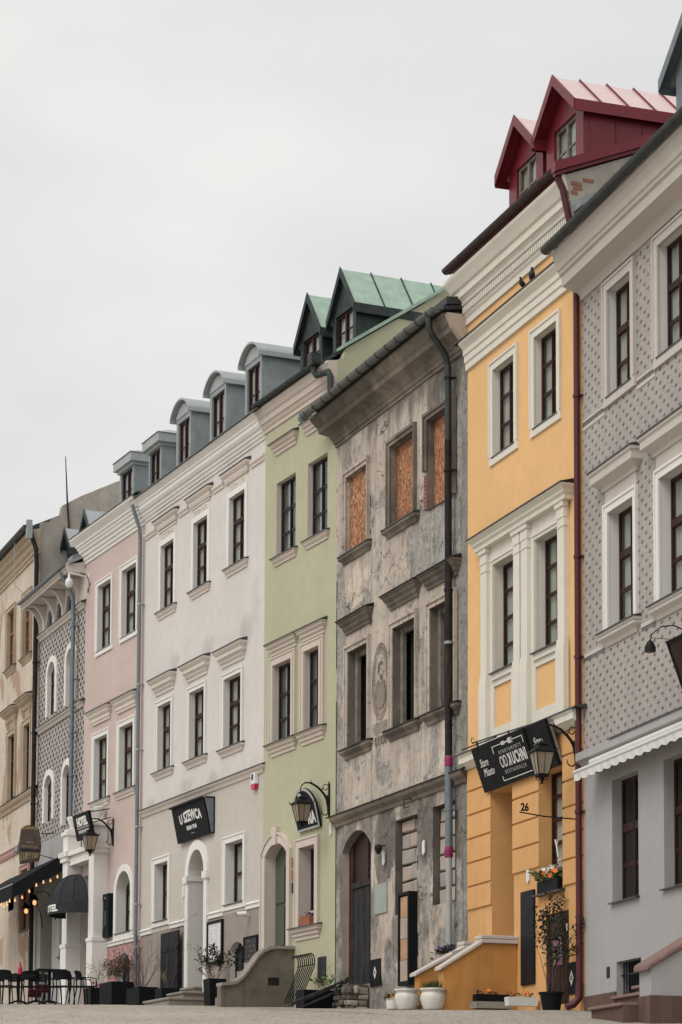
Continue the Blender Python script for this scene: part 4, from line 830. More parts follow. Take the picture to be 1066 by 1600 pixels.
# ================================================================= 4 sage green house
GR = Bld('sage_green_house', (-1.772, 55.962), (.4181, -.9084), 3.935, .2, 'narrow sage green townhouse with two copper roofed gable dormers')
def green_house():
    b = GR; gp = [(0, -.26), (.03, -.26), (.03, -.20), (.07, -.17), (.07, -.12), (.12, -.08), (.12, -.04), (.15, -.02), (.15, 0)]
    for a, c in ((.66, 1.74), (2.40, 3.45)):
        f = window(b, a, c, 11.12, 12.82, .12, 'dark_f', rev='trimg', bars=((.62, .05), (.30, .03)), mw=.09, curtmat='dim_room'); sill(b, f, a-.02, c+.02, 11.08, 'trimg'); hood(b, f, a-.0, c+.0, 13.72, 'trimg', gp)
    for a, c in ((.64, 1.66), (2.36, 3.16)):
        f = window(b, a, c, 6.87, 8.63, .09, 'dark_f', rev='trimg', bars=((.62, .05), (.30, .03)), mw=.09, curtmat='dim_room'); sill(b, f, a-.14, c+.14, 6.84, 'trimg', gp); hood(b, f, a-.16, c+.16, 9.14, 'trimg', gp)
        surround(b, f, a, c, 6.87, 8.63, .20, .05, 'trimg', bottom=False); m = b.mb(); q = .1; m.box(a-q, c+q, -.075, -.048, 8.635, 8.635+q); m.box(a-q, a-.01, -.075, -.048, 6.9, 8.635); m.box(c+.01, c+q, -.075, -.048, 6.9, 8.635); m.build('inner_architrave', 'trimg', f)
    f = window(b, 2.10, 2.94, 2.60, 4.34, .25, 'dark_f', rev='trimg', bars=((.66, .05),), mw=.08, curtain=False); surround(b, f, 2.10, 2.94, 2.60, 4.34, .20, .05, 'trimg', bottom=False); sill(b, f, 1.92, 3.12, 2.58, 'trimg', gp)
    # doorway: segmental arch with keystone
    b.hole(.22, 1.44, 1.9, 4.60); b.fill.append((.22, 1.44, 4.34, 4.60, .2)); d = .22
    m = b.mb()
    for q in ([(.22, 0, 1.9), (.22, d, 1.9), (.22, d, 4.4), (.22, 0, 4.4)], [(1.44, 0, 1.9), (1.44, d, 1.9), (1.44, d, 4.4), (1.44, 0, 4.4)]): m.add(q, [(0, 1, 2, 3)])
    p = arc(.22, 1.44, 4.34, 4.60)
    for (xa, za), (xb, zb_) in zip(p, p[1:]): m.add([(xa, 0, za-.003), (xb, 0, zb_-.003), (xb, d, zb_-.003), (xa, d, za-.003)], [(0, 1, 2, 3)])
    dr = m.build('door_recess', 'trimg', b.root)
    m = b.mb(); m.box(.22, 1.44, d, d+.05, 1.9, 4.6); m.box(.30, .78, d-.03, d, 2.35, 3.2); m.box(.88, 1.36, d-.03, d, 2.35, 3.2); m.box(.30, .78, d-.03, d, 3.3, 4.1); m.box(.88, 1.36, d-.03, d, 3.3, 4.1); m.build('door', 'greendoor', dr)
    m = b.mb(); o = arc(.04, 1.62, 4.40, 4.80); i_ = arc(.22, 1.44, 4.34, 4.60)
    for k in range(len(o)-1): m.prism([i_[k], i_[k+1], o[k+1], o[k]], -.055, .01, 'y')
    m.box(.04, .22, -.055, .01, 1.95, 4.36); m.box(1.44, 1.62, -.055, .01, 1.95, 4.36); m.prism([(.74, 4.56), (.92, 4.56), (.97, 4.96), (.69, 4.96)], -.10, .01, 'y')
    o2 = arc(.0, 1.66, 4.40, 4.84)
    for k in range(len(o)-1): m.prism([o[k], o[k+1], o2[k+1], o2[k]], -.085, .01, 'y')
    m.box(.0, .05, -.08, .01, 1.95, 4.40); m.box(1.61, 1.66, -.08, .01, 1.95, 4.40); m.build('door_surround', 'trimg', b.root)
    b.wall(.2, 14.3, 'green_w')
    cornice(b, -.02, 3.92, 0, [(0, 14.14), (.03, 14.14), (.03, 14.22), (.06, 14.25), (.10, 14.34), (.12, 14.34), (.13, 14.46), (.17, 14.50), (.20, 14.58), (.24, 14.64), (.24, 14.68), (0, 14.72)], 'trimg', right=False)
    gutter(b, .0, 3.6, .30, 14.76, .075, 'dgreen', 9)
    m = b.mb(); m.box(3.32, 3.56, -.44, -.22, 14.68, 14.95); m.tube([(3.44, -.33, 14.7), (3.44, -.33, 14.56), (3.5, -.30, 14.46), (3.95, -.22, 14.42), (4.02, -.2, 14.3), (4.03, -.2, 13.4)], .07, 10); m.build('rainwater_head', 'dgreen', b.root, smooth=True)
    roof(b, -.26, 14.74, 4.5, 17.9, 'dgreen', u1=3.8)
    b.body(.2, 14.2, 'green_w')
    m = b.mb(); m.prism([(.0, 13.0), (8, 13.0), (4.4, 17.85), (.2, 15.0), (.14, 14.78), (.0, 14.72)], 3.70, 3.94, 'x'); m.build('party_wall', 'green_w', b.root)
    m = b.mb(); m.prism([(.12, 14.98), (4.4, 17.88), (4.4, 17.96), (.10, 15.05)], 3.66, 4.0, 'x'); m.build('verge_coping', 'copper', b.root)
    for a, c in ((.82, 2.02), (2.60, 3.80)):
        dormer(b, a, c, .5, 15.15, 16.16, 3.6, 'gable', ('dgreen', 'dgreen', 'copper'), rise=.82, over=.14, front=.10, win=(a+.16, c-.16, 15.35, 16.08), frame='brown_f', seams=.72)
green_house()
def curved_stoop():
    b = GR; z0 = .5
    t = b.thing('curved_stoop_wall', .9, .8, z0, 'stained cement stoop wall with a swept curved top, at the green house door', 'stoop')
    top = [(0, 2.22), (.42, 2.22), (.60, 2.19), (.74, 2.12), (.86, 2.01), (.98, 1.84), (1.10, 1.68), (1.22, 1.53), (1.36, 1.43), (1.50, 1.39), (1.72, 1.37)]
    def Y(o): return -(o-.8)
    m = MB(); m.prism([(Y(0), 0), *[(Y(o), z-.07-z0) for o, z in top], (Y(1.72), 0)], .68, .90, 'x'); m.build('wall', 'cement', t)
    m = MB(); o2 = [(Y(o), z-.07-z0) for o, z in top]+[(Y(o)-(.0), z+.0-z0) for o, z in top[::-1]]; m.prism(o2, .62, .96, 'x'); m.build('coping', 'stone', t, smooth=True)
    m = MB(); m.box(.895, .905, Y(.62), Y(.36), 1.35-z0, 1.52-z0); m.build('vent_hole', 'dark', t)
    for i in range(7):
        m = MB(); o = .55+.17*i; m.box(-.65, .67, Y(o), Y(0), 0, 1.95-.2*i-z0); m.build('step', 'stone', t)
curved_stoop()

# ================================================================= 5 white house with the pub
WH = Bld('white_house', (-5.105, 63.497), (.4046, -.9145), 8.239, .4, 'pale off-white townhouse three windows wide with a row of zinc dormers')
def relief(b, par, u0, u1, z0, z1, mat):
    m = b.mb(); nx, nz_ = 44, 10; vs = []
    for j in range(nz_+1):
        for i in range(nx+1):
            s, t = i/nx, j/nz_; e = min(1, 6*min(s, 1-s))*min(1, 4*min(t, 1-t))
            h = .028*abs(math.sin(s*math.pi*7+2.2*math.sin(t*6)))*e+.02*e*noise.noise((s*16, t*5, u0)); vs.append((u0+(u1-u0)*s, -.003-h, z0+(z1-z0)*t))
    m.add(vs, [(j*(nx+1)+i, j*(nx+1)+i+1, (j+1)*(nx+1)+i+1, (j+1)*(nx+1)+i) for j in range(nz_) for i in range(nx)]); return m.build('plaster_relief', mat, par, smooth=True)
def white_house():
    b = WH; hp = [(0, -.40), (.035, -.40), (.035, -.34), (.06, -.30), (.06, -.27), (.10, -.22), (.13, -.20), (.13, -.12), (.17, -.08), (.20, -.04), (.20, 0)]
    for a, c, z0, z1 in ((1.25, 2.21, 11.43, 13.12), (3.62, 4.58, 11.46, 13.15), (6.02, 7.03, 11.50, 13.18)):
        f = window(b, a, c, z0, z1, .085, bars=((.64, .10), (.32, .04))); surround(b, f, a, c, z0, z1, .14, .035, 'trim', bottom=False, bead=False); sill(b, f, a-.10, c+.10, z0-.02, 'trimw'); relief(b, f, a-.12, c+.12, z1+.16, z1+.36, 'trimw')
        m = b.mb(); m.box(a-.15, c+.15, -.035, .01, z1+.36, z1+.40); m.build('frieze_bead', 'trimw', f); hood(b, f, a-.16, c+.16, 13.80, 'trimw', [(0, -.24), (.05, -.24), (.08, -.17), (.08, -.13), (.13, -.08), (.15, -.05), (.15, 0)])
    us = [0.0, .91, 2.55, 3.28, 4.92, 5.68, 7.37, 8.23]
    for i in range(0, 8, 2):
        m = b.mb(); m.mould(us[i]+.02, us[i+1]-.02, 13.70, [(0, -.14), (.03, -.14), (.03, -.10), (.07, -.05), (.07, 0), (0, .03)], left=False, right=False); m.build('frieze_moulding', 'trimw', b.root)
    for a, c, z0, z1, zh in ((1.14, 2.11, 7.33, 9.02, 9.70), (3.43, 4.45, 7.28, 8.97, 9.65), (5.76, 6.86, 7.21, 8.88, 9.57)):
        f = window(b, a, c, z0, z1, .13, bars=((.64, .10), (.32, .04))); surround(b, f, a, c, z0, z1, .13, .035, 'trim', bottom=False); sill(b, f, a-.10, c+.10, z0-.02, 'trimw', [(0, -.16), (.03, -.16), (.05, -.10), (.09, -.06), (.11, -.04), (.11, 0)]); hood(b, f, a-.13, c+.13, zh, 'trimw', hp)
        m = b.mb()
        for i in range(22): x = a-.12+(c-a+.24)*i/21; m.box(x-.016, x+.016, -.085, -.055, zh-.305, zh-.265)
        m.build('bead_course', 'trimw', f)['kind'] = 'stuff'
    for a, c, z0, z1 in ((1.04, 2.01, 3.56, 5.0), (5.96, 7.07, 3.52, 4.95)):
        f = window(b, a, c, z0, z1, .20, bars=((.5, .04),), mw=.09); surround(b, f, a, c, z0, z1, .16, .04, 'trim', bottom=False, top=.16); m = b.mb(); m.box(a-.16, c+.16, -.038, .01, z0-.15, z0); m.build('apron', 'trim', f); sill_thin(b, f, a, c, z0, .2, .07)
    # arched doorway
    d = .75; b.hole(3.53, 4.61, 1.4, 5.04); b.fill.append((3.53, 4.61, 4.45, 5.04, .3)); m = b.mb()
    for q in ([(3.53, 0, 1.4), (3.53, d, 1.4), (3.53, d, 4.5), (3.53, 0, 4.5)], [(4.61, 0, 1.4), (4.61, d, 1.4), (4.61, d, 4.5), (4.61, 0, 4.5)]): m.add(q, [(0, 1, 2, 3)])
    p = arc(3.53, 4.61, 4.45, 5.04)
    for (xa, za), (xb, zb_) in zip(p, p[1:]): m.add([(xa, 0, za-.003), (xb, 0, zb_-.003), (xb, d, zb_-.003), (xa, d, za-.003)], [(0, 1, 2, 3)])
    dr = m.build('door_recess', 'rev', b.root); m = b.mb(); m.box(3.5, 4.65, d, d+.05, 1.4, 5.05); m.build('door', 'wood_d', dr)
    m = b.mb(); i_ = arc(3.53, 4.61, 4.45, 5.04); o = arc(3.31, 4.83, 4.45, 5.28)
    for k in range(len(o)-1): m.prism([i_[k], i_[k+1], o[k+1], o[k]], -.06, .01, 'y')
    m.box(3.33, 3.53, -.06, .01, 1.45, 4.28); m.box(4.61, 4.81, -.06, .01, 1.45, 4.28); m.build('door_surround', 'trim', dr)
    m = b.mb(); m.box(3.27, 3.53, -.10, .01, 4.28, 4.45); m.box(4.58, 4.87, -.10, .01, 4.28, 4.45); m.box(3.50, 3.56, -.10, d, 4.33, 4.45); m.box(3.30, 3.53, -.08, .01, 4.25, 4.278); m.box(4.61, 4.84, -.08, .01, 4.25, 4.278); m.build('impost', 'trim', dr)
    # small arched cellar light
    f = window(b, 6.22, 7.10, 1.62, 2.60, .14, 'dark_f', arch=2.42, bars=((.45, .03),), mw=.06, curtain=False)
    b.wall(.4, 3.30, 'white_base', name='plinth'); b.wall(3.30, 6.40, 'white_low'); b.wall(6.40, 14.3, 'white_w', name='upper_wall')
    for u0, u1 in ((.0, .865), (2.19, 3.32), (4.82, 5.78), (7.25, 8.22)):
        m = b.mb(); m.mould(u0, u1, 3.40, [(0, -.12), (.03, -.12), (.03, -.04), (.06, -.02), (.06, .0), (0, .04)], left=False, right=False); m.build('plinth_band', 'trim', b.root)
    cornice(b, .0, 8.22, 6.48, [(0, -.16), (.03, -.16), (.06, -.09), (.10, -.06), (.12, -.03), (.12, 0)], 'trimw', 'string_course', right=True); m = b.mb(); cap(m, .0, 8.2, 6.485, .12); m.build('string_flashing', 'flash', b.root)
    cornice(b, .0, 8.23, 0, [(0, 14.04), (.03, 14.04), (.03, 14.09), (.07, 14.12), (.07, 14.16), (.11, 14.20), (.11, 14.25), (.15, 14.28), (.19, 14.35), (.19, 14.42), (.22, 14.45), (.22, 14.49), (.27, 14.55), (.32, 14.60), (.32, 14.64), (0, 14.70)], 'trim')
    m = b.mb(); cap(m, .0, 8.2, 14.645, .32); m.build('eaves_flashing', 'flash', b.root)
    roof(b, -.32, 14.68, 4.5, 18.3, 'zinc'); b.body(.4, 14.2, 'white_w')
    for a, c in ((2.10, 3.14), (4.46, 5.54), (6.78, 7.82)):
        dormer(b, a, c, .06, 14.76, 16.16, 2.6, 'barrel', ('zinc', 'zinc', 'zincl'), rise=.36, over=.13, front=.14, win=(a+.14, c-.10, 14.84, 16.04))
    dormer(b, .02, .98, .06, 14.74, 15.92, 2.2, 'hip', ('zinc', 'zinc', 'zincl'), rise=.25, over=.14, front=.14, win=(.12, .88, 14.84, 15.82))
    downpipe(b, [(-.08, -.34, 14.5), (-.08, -.30, 14.35), (-.08, -.14, 13.9), (-.08, -.12, 13.6), (-.10, -.12, 1.9)], .05, 'pipe_g', [(-.09, -.12, z) for z in (11.9, 9.8, 8.1, 6.1, 4.1, 3.0)], 'zincl')
white_house()
def white_steps():
    b = WH; z0 = 1.1
    t = b.thing('stone_steps', 4.05, .5, z0, 'worn stone steps below the arched white doorway', 'steps')
    for i, (o, u0, u1, z) in enumerate(((1.02, 3.05, 4.85, 1.40), (.62, 3.3, 4.75, 1.56), (.28, 3.5, 4.62, 1.70))):
        m = MB(); m.box(u0-4.05+.04, u1-4.05-.04, -(o-.5)+.04, .5-.01, 0, z-.07-z0); m.build('riser', 'stone', t); m = MB(); m.box(u0-4.05, u1-4.05, -(o-.5), .5-.01, z-.065-z0, z-z0); m.build('tread', 'stone', t, bevel=.02)
white_steps()

# ================================================================= 6 pink house with hotel portal
PI = Bld('pink_house', (-7.093, 67.864), (.4143, -.9102), 4.798, .8, 'dusty pink townhouse with a white pillared hotel portal')
def pink_house():
    b = PI
    for a, c in ((1.10, 2.20), (3.06, 4.20)):
        f = window(b, a, c, 11.35, 13.14, .12, bars=((.64, .10), (.32, .04))); surround(b, f, a, c, 11.35, 13.14, .14, .04, 'trim'); sill_thin(b, f, a, c, 11.35, .2, .05)
    for a, c in ((.96, 2.04), (3.0, 4.08)):
        f = window(b, a, c, 7.23, 8.95, .13, bars=((.64, .10), (.32, .04))); surround(b, f, a, c, 7.23, 8.95, .16, .04, 'trim', bottom=False); sill(b, f, a-.12, c+.12, 7.21, 'trimw'); hood(b, f, a-.14, c+.14, 9.70, 'trimw')
    f = window(b, 2.90, 4.02, 3.50, 5.10, .25, arch=4.55, bars=((.36, .04), (.68, .04))); surround(b, f, 2.90, 4.02, 3.50, 5.10, .18, .04, 'trim', arch=4.55, bottom=False); sill_thin(b, f, 2.9, 4.02, 3.5, .25, .06); m = b.mb(); m.box(2.72, 4.2, -.04, .01, 3.30, 3.48); m.build('apron', 'trim', f)
    f = window(b, 3.0, 3.95, 2.05, 2.96, .15, 'dark_f', arch=2.7, bars=((.5, .03),), mw=.05, curtain=False)
    b.hole(.08, 1.62, 1.5, 5.3); m = b.mb(); d = .55
    for q in ([(.08, 0, 1.5), (.08, d, 1.5), (.08, d, 5.3), (.08, 0, 5.3)], [(1.62, 0, 1.5), (1.62, d, 1.5), (1.62, d, 5.3), (1.62, 0, 5.3)], [(.08, 0, 5.3), (.08, d, 5.3), (1.62, d, 5.3), (1.62, 0, 5.3)]): m.add(q, [(0, 1, 2, 3)])
    dr = m.build('door_recess', 'rev', b.root); m = b.mb(); m.box(.08, 1.62, d, d+.05, 1.5, 5.3); m.build('door', 'wood_d', dr); m = b.mb(); m.box(.085, .10, .16, .30, 3.05, 3.35); m.build('intercom', 'black', dr)
    b.wall(.8, 3.26, 'pink_low', name='plinth'); b.wall(3.26, 14.3, 'pink_w')
    m = b.mb(); m.mould(2.2, 4.70, 3.30, [(0, -.10), (.03, -.10), (.03, -.03), (.06, -.01), (.06, .01), (0, .05)], left=False, right=False); m.build('plinth_band', 'trim', b.root)
    cornice(b, .0, 4.78, 0, [(0, 14.0), (.03, 14.0), (.03, 14.07), (.07, 14.10), (.07, 14.17), (.11, 14.20), (.11, 14.27), (.16, 14.31), (.16, 14.36), (.20, 14.40), (.20, 14.45), (.24, 14.48), (.24, 14.53), (.30, 14.60), (.37, 14.68), (.37, 14.74), (0, 14.80)], 'trim', left=True); m = b.mb(); cap(m, .0, 4.7, 14.745, .37); m.build('eaves_flashing', 'flash', b.root)
    roof(b, -.35, 14.78, 4.5, 18.0, 'zinc'); b.body(.8, 14.2, 'pink_w')
    dormer(b, 2.50, 3.62, .08, 14.84, 15.98, 2.2, 'hip', ('zinc', 'zinc', 'zincl'), rise=.25, over=.14, front=.14, win=(2.62, 3.50, 14.94, 15.88))
    # hotel portal: two square piers, entablature, pedestals with urns
    pm = b.mb(); po = pm
    for u0 in (-.48, 1.74):
        m = b.mb(); m.box(u0, u0+.42, -.40, -.005, 1.0, 5.72); m.box(u0-.05, u0+.47, -.45, -.005, 3.36, 3.46); m.box(u0-.03, u0+.45, -.43, -.005, 1.0, 3.36); p = m.build('portal_pier', 'trim', b.root)
        m = b.mb(); m.mould(u0+.02, u0+.40, 5.98, [(.40, -.28), (.42, -.28), (.42, -.2), (.46, -.14), (.50, -.10), (.50, 0), (.40, .03)], left=False, right=False); m.box(u0-.10, u0+.52, -.50, -.005, 5.85, 5.98); m.box(u0-.06, u0+.48, -.46, -.005, 5.72, 5.85); m.build('pier_cap', 'trim', p)
        m = b.mb(); m.box(u0+.02, u0+.40, -.40, -.02, 5.99, 6.45); m.box(u0-.04, u0+.46, -.45, -.01, 6.45, 6.55); m.box(u0+.04, u0+.38, -.38, -.04, 6.55, 6.62); m.build('pedestal', 'trim', p)
        m = b.mb(); m.lathe([(.07, 0), (.09, .03), (.05, .07), (.10, .16), (.15, .28), (.16, .34), (.12, .36)], 14, (u0+.21, -.21, 6.62)); m.build('urn', 'trim', p, smooth=True)
    m = b.mb(); m.box(-.06, 1.74, -.34, -.005, 5.60, 5.85); m.box(-.06, 1.74, -.42, -.005, 5.85, 5.975); m.build('portal_lintel', 'trim', b.root)
pink_house()

# ================================================================= 7 grey sgraffito house
GY = Bld('grey_sgraffito_house', (-8.947, 72.681), (.3592, -.9333), 5.162, 1.2, 'narrow grey townhouse with dark patterned plaster and arched windows under deep coved eaves')
def grey_house():
    b = GY
    for a, c, z0, zs, zt in ((1.18, 2.04, 10.40, 11.58, 11.95), (3.28, 4.12, 10.36, 11.56, 11.93), (.98, 1.88, 7.32, 8.38, 8.66), (3.06, 3.92, 7.0, 8.38, 8.66)):
        f = window(b, a, c, z0, zt, .08, arch=zs, bars=((.62, .09), (.30, .03)), fw_=.05, mw=.07); surround(b, f, a, c, z0, zt, .17, .05, 'trim', arch=zs, bottom=False)
    b.hole(.62, 1.95, 1.6, 5.38); b.fill.append((.62, 1.95, 4.85, 5.38, .3)); m = b.mb(); d = .5
    for q in ([(.62, 0, 1.6), (.62, d, 1.6), (.62, d, 4.9), (.62, 0, 4.9)], [(1.95, 0, 1.6), (1.95, d, 1.6), (1.95, d, 4.9), (1.95, 0, 4.9)]): m.add(q, [(0, 1, 2, 3)])
    dr = m.build('door_recess', 'rgrey', b.root); m = b.mb(); m.box(.6, 1.97, d, d+.05, 1.6, 5.4); m.build('door', 'wood_d', dr)
    f = window(b, 2.75, 4.15, 3.3, 5.3, .2, 'dark_f', rev='rgrey', bars=((.7, .05),), curtain=False); sill_thin(b, f, 2.75, 4.15, 3.3, .2, .08)
    b.wall(1.2, 6.8, 'rgrey'); b.wall(6.8, 13.0, 'sgr2', name='patterned_wall'); b.wall(13.0, 13.9, 'rtrim', name='frieze', y=.0)
    for z in (12.96, 10.2):
        cornice(b, .0, 5.14, z, [(0, -.16), (.04, -.16), (.07, -.09), (.12, -.05), (.12, 0)], 'rtrim', 'string_course', left=True); m = b.mb(); cap(m, .0, 5.1, z+.004, .12); m.build('string_flashing', 'flash', b.root)
    m = b.mb(); m.prism([(.0, 13.78), (-.5, 13.78), (-.52, 13.84), (-.56, 13.86), (-.56, 13.97), (.0, 14.1)], -.12, 5.1, 'x'); m.build('eaves', 'rtrim', b.root); gutter(b, -.15, 5.1, .60, 13.98, .06, 'pipe_g', 0)
    for u in (.10, .62, 1.72, 2.75, 3.85, 4.4):
        m = b.mb(); prof = [(0, 12.98), (-.04, 12.98)]+[(-.04-.44*(1-math.cos(t)), 13.0+.76*math.sin(t)) for t in [math.pi/2*i/8 for i in range(9)]]+[(0, 13.77)]
        m.prism(prof, u, u+.14, 'x'); m.build('corbel', 'rtrim', b.root)
    for u in (1.05, 2.1, 3.2):
        m = b.mb(); m.prism([(0, 12.97), (-.1, 12.97), (-.03, 13.5), (0, 13.5)], u+.1, u+.4, 'x'); m.build('vent_hood', 'flash', b.root)
    roof(b, -.5, 14.05, 4.5, 16.6, 'zinc'); b.body(1.2, 13.9, 'rgrey')
    for a, c in ((-.1, 1.0), (2.1, 3.2)):
        dormer(b, a, c, .8, 14.75, 15.55, 2.0, 'gable', ('dgreen', 'zinc', 'zincl'), rise=.62, over=.12, front=.2, win=(a+.2, c-.2, 14.85, 15.45), frame='dark_f')
    m = b.mb(); m.prism([(.55, 14.85), (.55, 15.15), (1.2, 15.35), (1.2, 14.95)], 1.02, 1.6, 'x'); m.build('roof_hatch', 'zinc', b.root)
    downpipe(b, [(4.55, -.55, 13.9), (4.55, -.5, 13.75), (4.50, -.18, 13.2), (4.46, -.16, 12.8), (4.44, -.16, 6.9)], .06, 'pipe_g', [(4.45, -.16, z) for z in (12.4, 10.9, 9.4, 8.2)])
grey_house()

# ================================================================= 8 old beige house
BE = Bld('old_beige_house', (-11.981, 81.155), (.3371, -.9415), 9.0, 1.8, 'weathered beige old townhouse with crumbling plaster at the left edge')
def beige_house():
    b = BE
    for a, c, z0, z1 in ((4.58, 5.62, 12.8, 14.62), (6.84, 7.88, 12.74, 14.62)):
        f = window(b, a, c, z0, z1, .06, 'rust_f', rev='beige_t', bars=((.62, .09), (.3, .035)), glass='glass_d'); surround(b, f, a, c, z0, z1, .14, .05, 'beige_t', bottom=False); sill(b, f, a-.1, c+.1, z0-.02, 'beige_t')
    for a, c, z0, z1 in ((5.0, 5.92, 8.66, 10.64), (7.2, 8.04, 8.64, 10.62)):
        f = window(b, a, c, z0, z1, .07, 'brown_f', rev='beige_t', bars=((.62, .09),), glass='glass_d'); surround(b, f, a, c, z0, z1, .17, .05, 'beige_t', bottom=False)
        relief(b, f, a-.12, c+.12, z1+.22, z1+.56, 'beige_t'); hood(b, f, a-.16, c+.16, 11.42, 'beige_t', [(0, -.34), (.05, -.34), (.08, -.28), (.08, -.22), (.18, -.14), (.20, -.1), (.26, -.05), (.26, 0)])
        for sx in (a-.14, c+.02):
            m = b.mb(); m.prism([(0, 10.85), (-.06, 10.9), (-.13, 11.1), (0, 11.1)], sx, sx+.12, 'x'); m.build('console', 'beige_t', f)
    f = window(b, 7.1, 8.0, 4.4, 6.25, .06, 'rust_f', rev='beige_t', bars=((.5, .04),), glass='glass_d'); surround(b, f, 7.1, 8.0, 4.4, 6.25, .15, .04, 'pink_low', bottom=False); sill_thin(b, f, 7.1, 8.0, 4.4, .12, .08); relief(b, f, 7.0, 8.1, 6.45, 6.8, 'beige_t')
    b.hole(5.2, 6.0, 5.2, 6.0); m = b.mb(); m.box(5.2, 6.0, .2, .22, 5.2, 6.0); m.build('blind_opening', 'dark', b.root)
    b.wall(1.8, 16.0, 'beige_w')
    m = b.mb(); m.box(8.3, 8.86, -.05, .005, 7.2, 15.5); m.build('corner_pilaster', 'beige_w', b.root)
    cornice(b, 0, 8.98, 8.52, [(0, -.26), (.04, -.26), (.07, -.16), (.12, -.12), (.16, -.05), (.16, 0)], 'beige_t', 'string_course'); m = b.mb(); cap(m, 0, 8.96, 8.525, .16); m.build('string_flashing', 'pipe_d', b.root)
    cornice(b, 0, 8.98, 7.06, [(0, -.22), (.04, -.22), (.07, -.14), (.07, -.04), (.10, -.02), (.10, 0)], 'pink_low', 'fascia_moulding')
    cornice(b, 0, 8.98, 0, [(0, 15.52), (.04, 15.52), (.04, 15.60), (.08, 15.64), (.08, 15.72), (.14, 15.78), (.16, 15.90), (.24, 15.96), (.24, 16.06), (.32, 16.14), (.34, 16.2), (0, 16.28)], 'beige_t')
    gutter(b, 0, 9.05, .44, 16.32, .10, 'gutter_d', 8); roof(b, -.4, 16.3, 4.5, 18.6, 'gutter_d', u1=8.8); b.body(1.8, 16.0, 'oldpl')
    m = b.mb(); m.prism([(.0, 12.0), (9, 12.0), (9, 18.0), (4.5, 18.9), (2.24, 17.88), (1.2, 17.36), (.64, 17.02), (.58, 16.70), (.35, 16.62), (.28, 16.50), (.0, 16.45)], 8.72, 9.0, 'x'); pw = m.build('party_wall', 'oldpl', b.root)
    m = b.mb(); m.tube([(9.06, .92, 15.4), (9.06, .78, 17.0), (9.06, .70, 18.5)], [.03, .028, .012], 6); m.build('antenna_mast', 'pipe_d', pw)
    downpipe(b, [(9.12, -.40, 16.25), (9.12, -.34, 16.1), (9.10, -.16, 15.6), (9.10, -.14, 15.2), (9.10, -.14, 2.4)], .07, 'pipe_d', [(9.10, -.14, z) for z in (14.3, 12.2, 10.1, 8.0)]); m = b.mb(); m.box(9.02, 9.20, -.46, -.30, 15.9, 16.45); m.build('rainwater_head', 'zinc', b.root)
    m = b.mb(); m.tube([(7.3, -.42, 16.4), (7.28, -.40, 14.9), (7.3, -.05, 14.6)], .012, 5); m.build('cable', 'zincl', b.root)
beige_house()

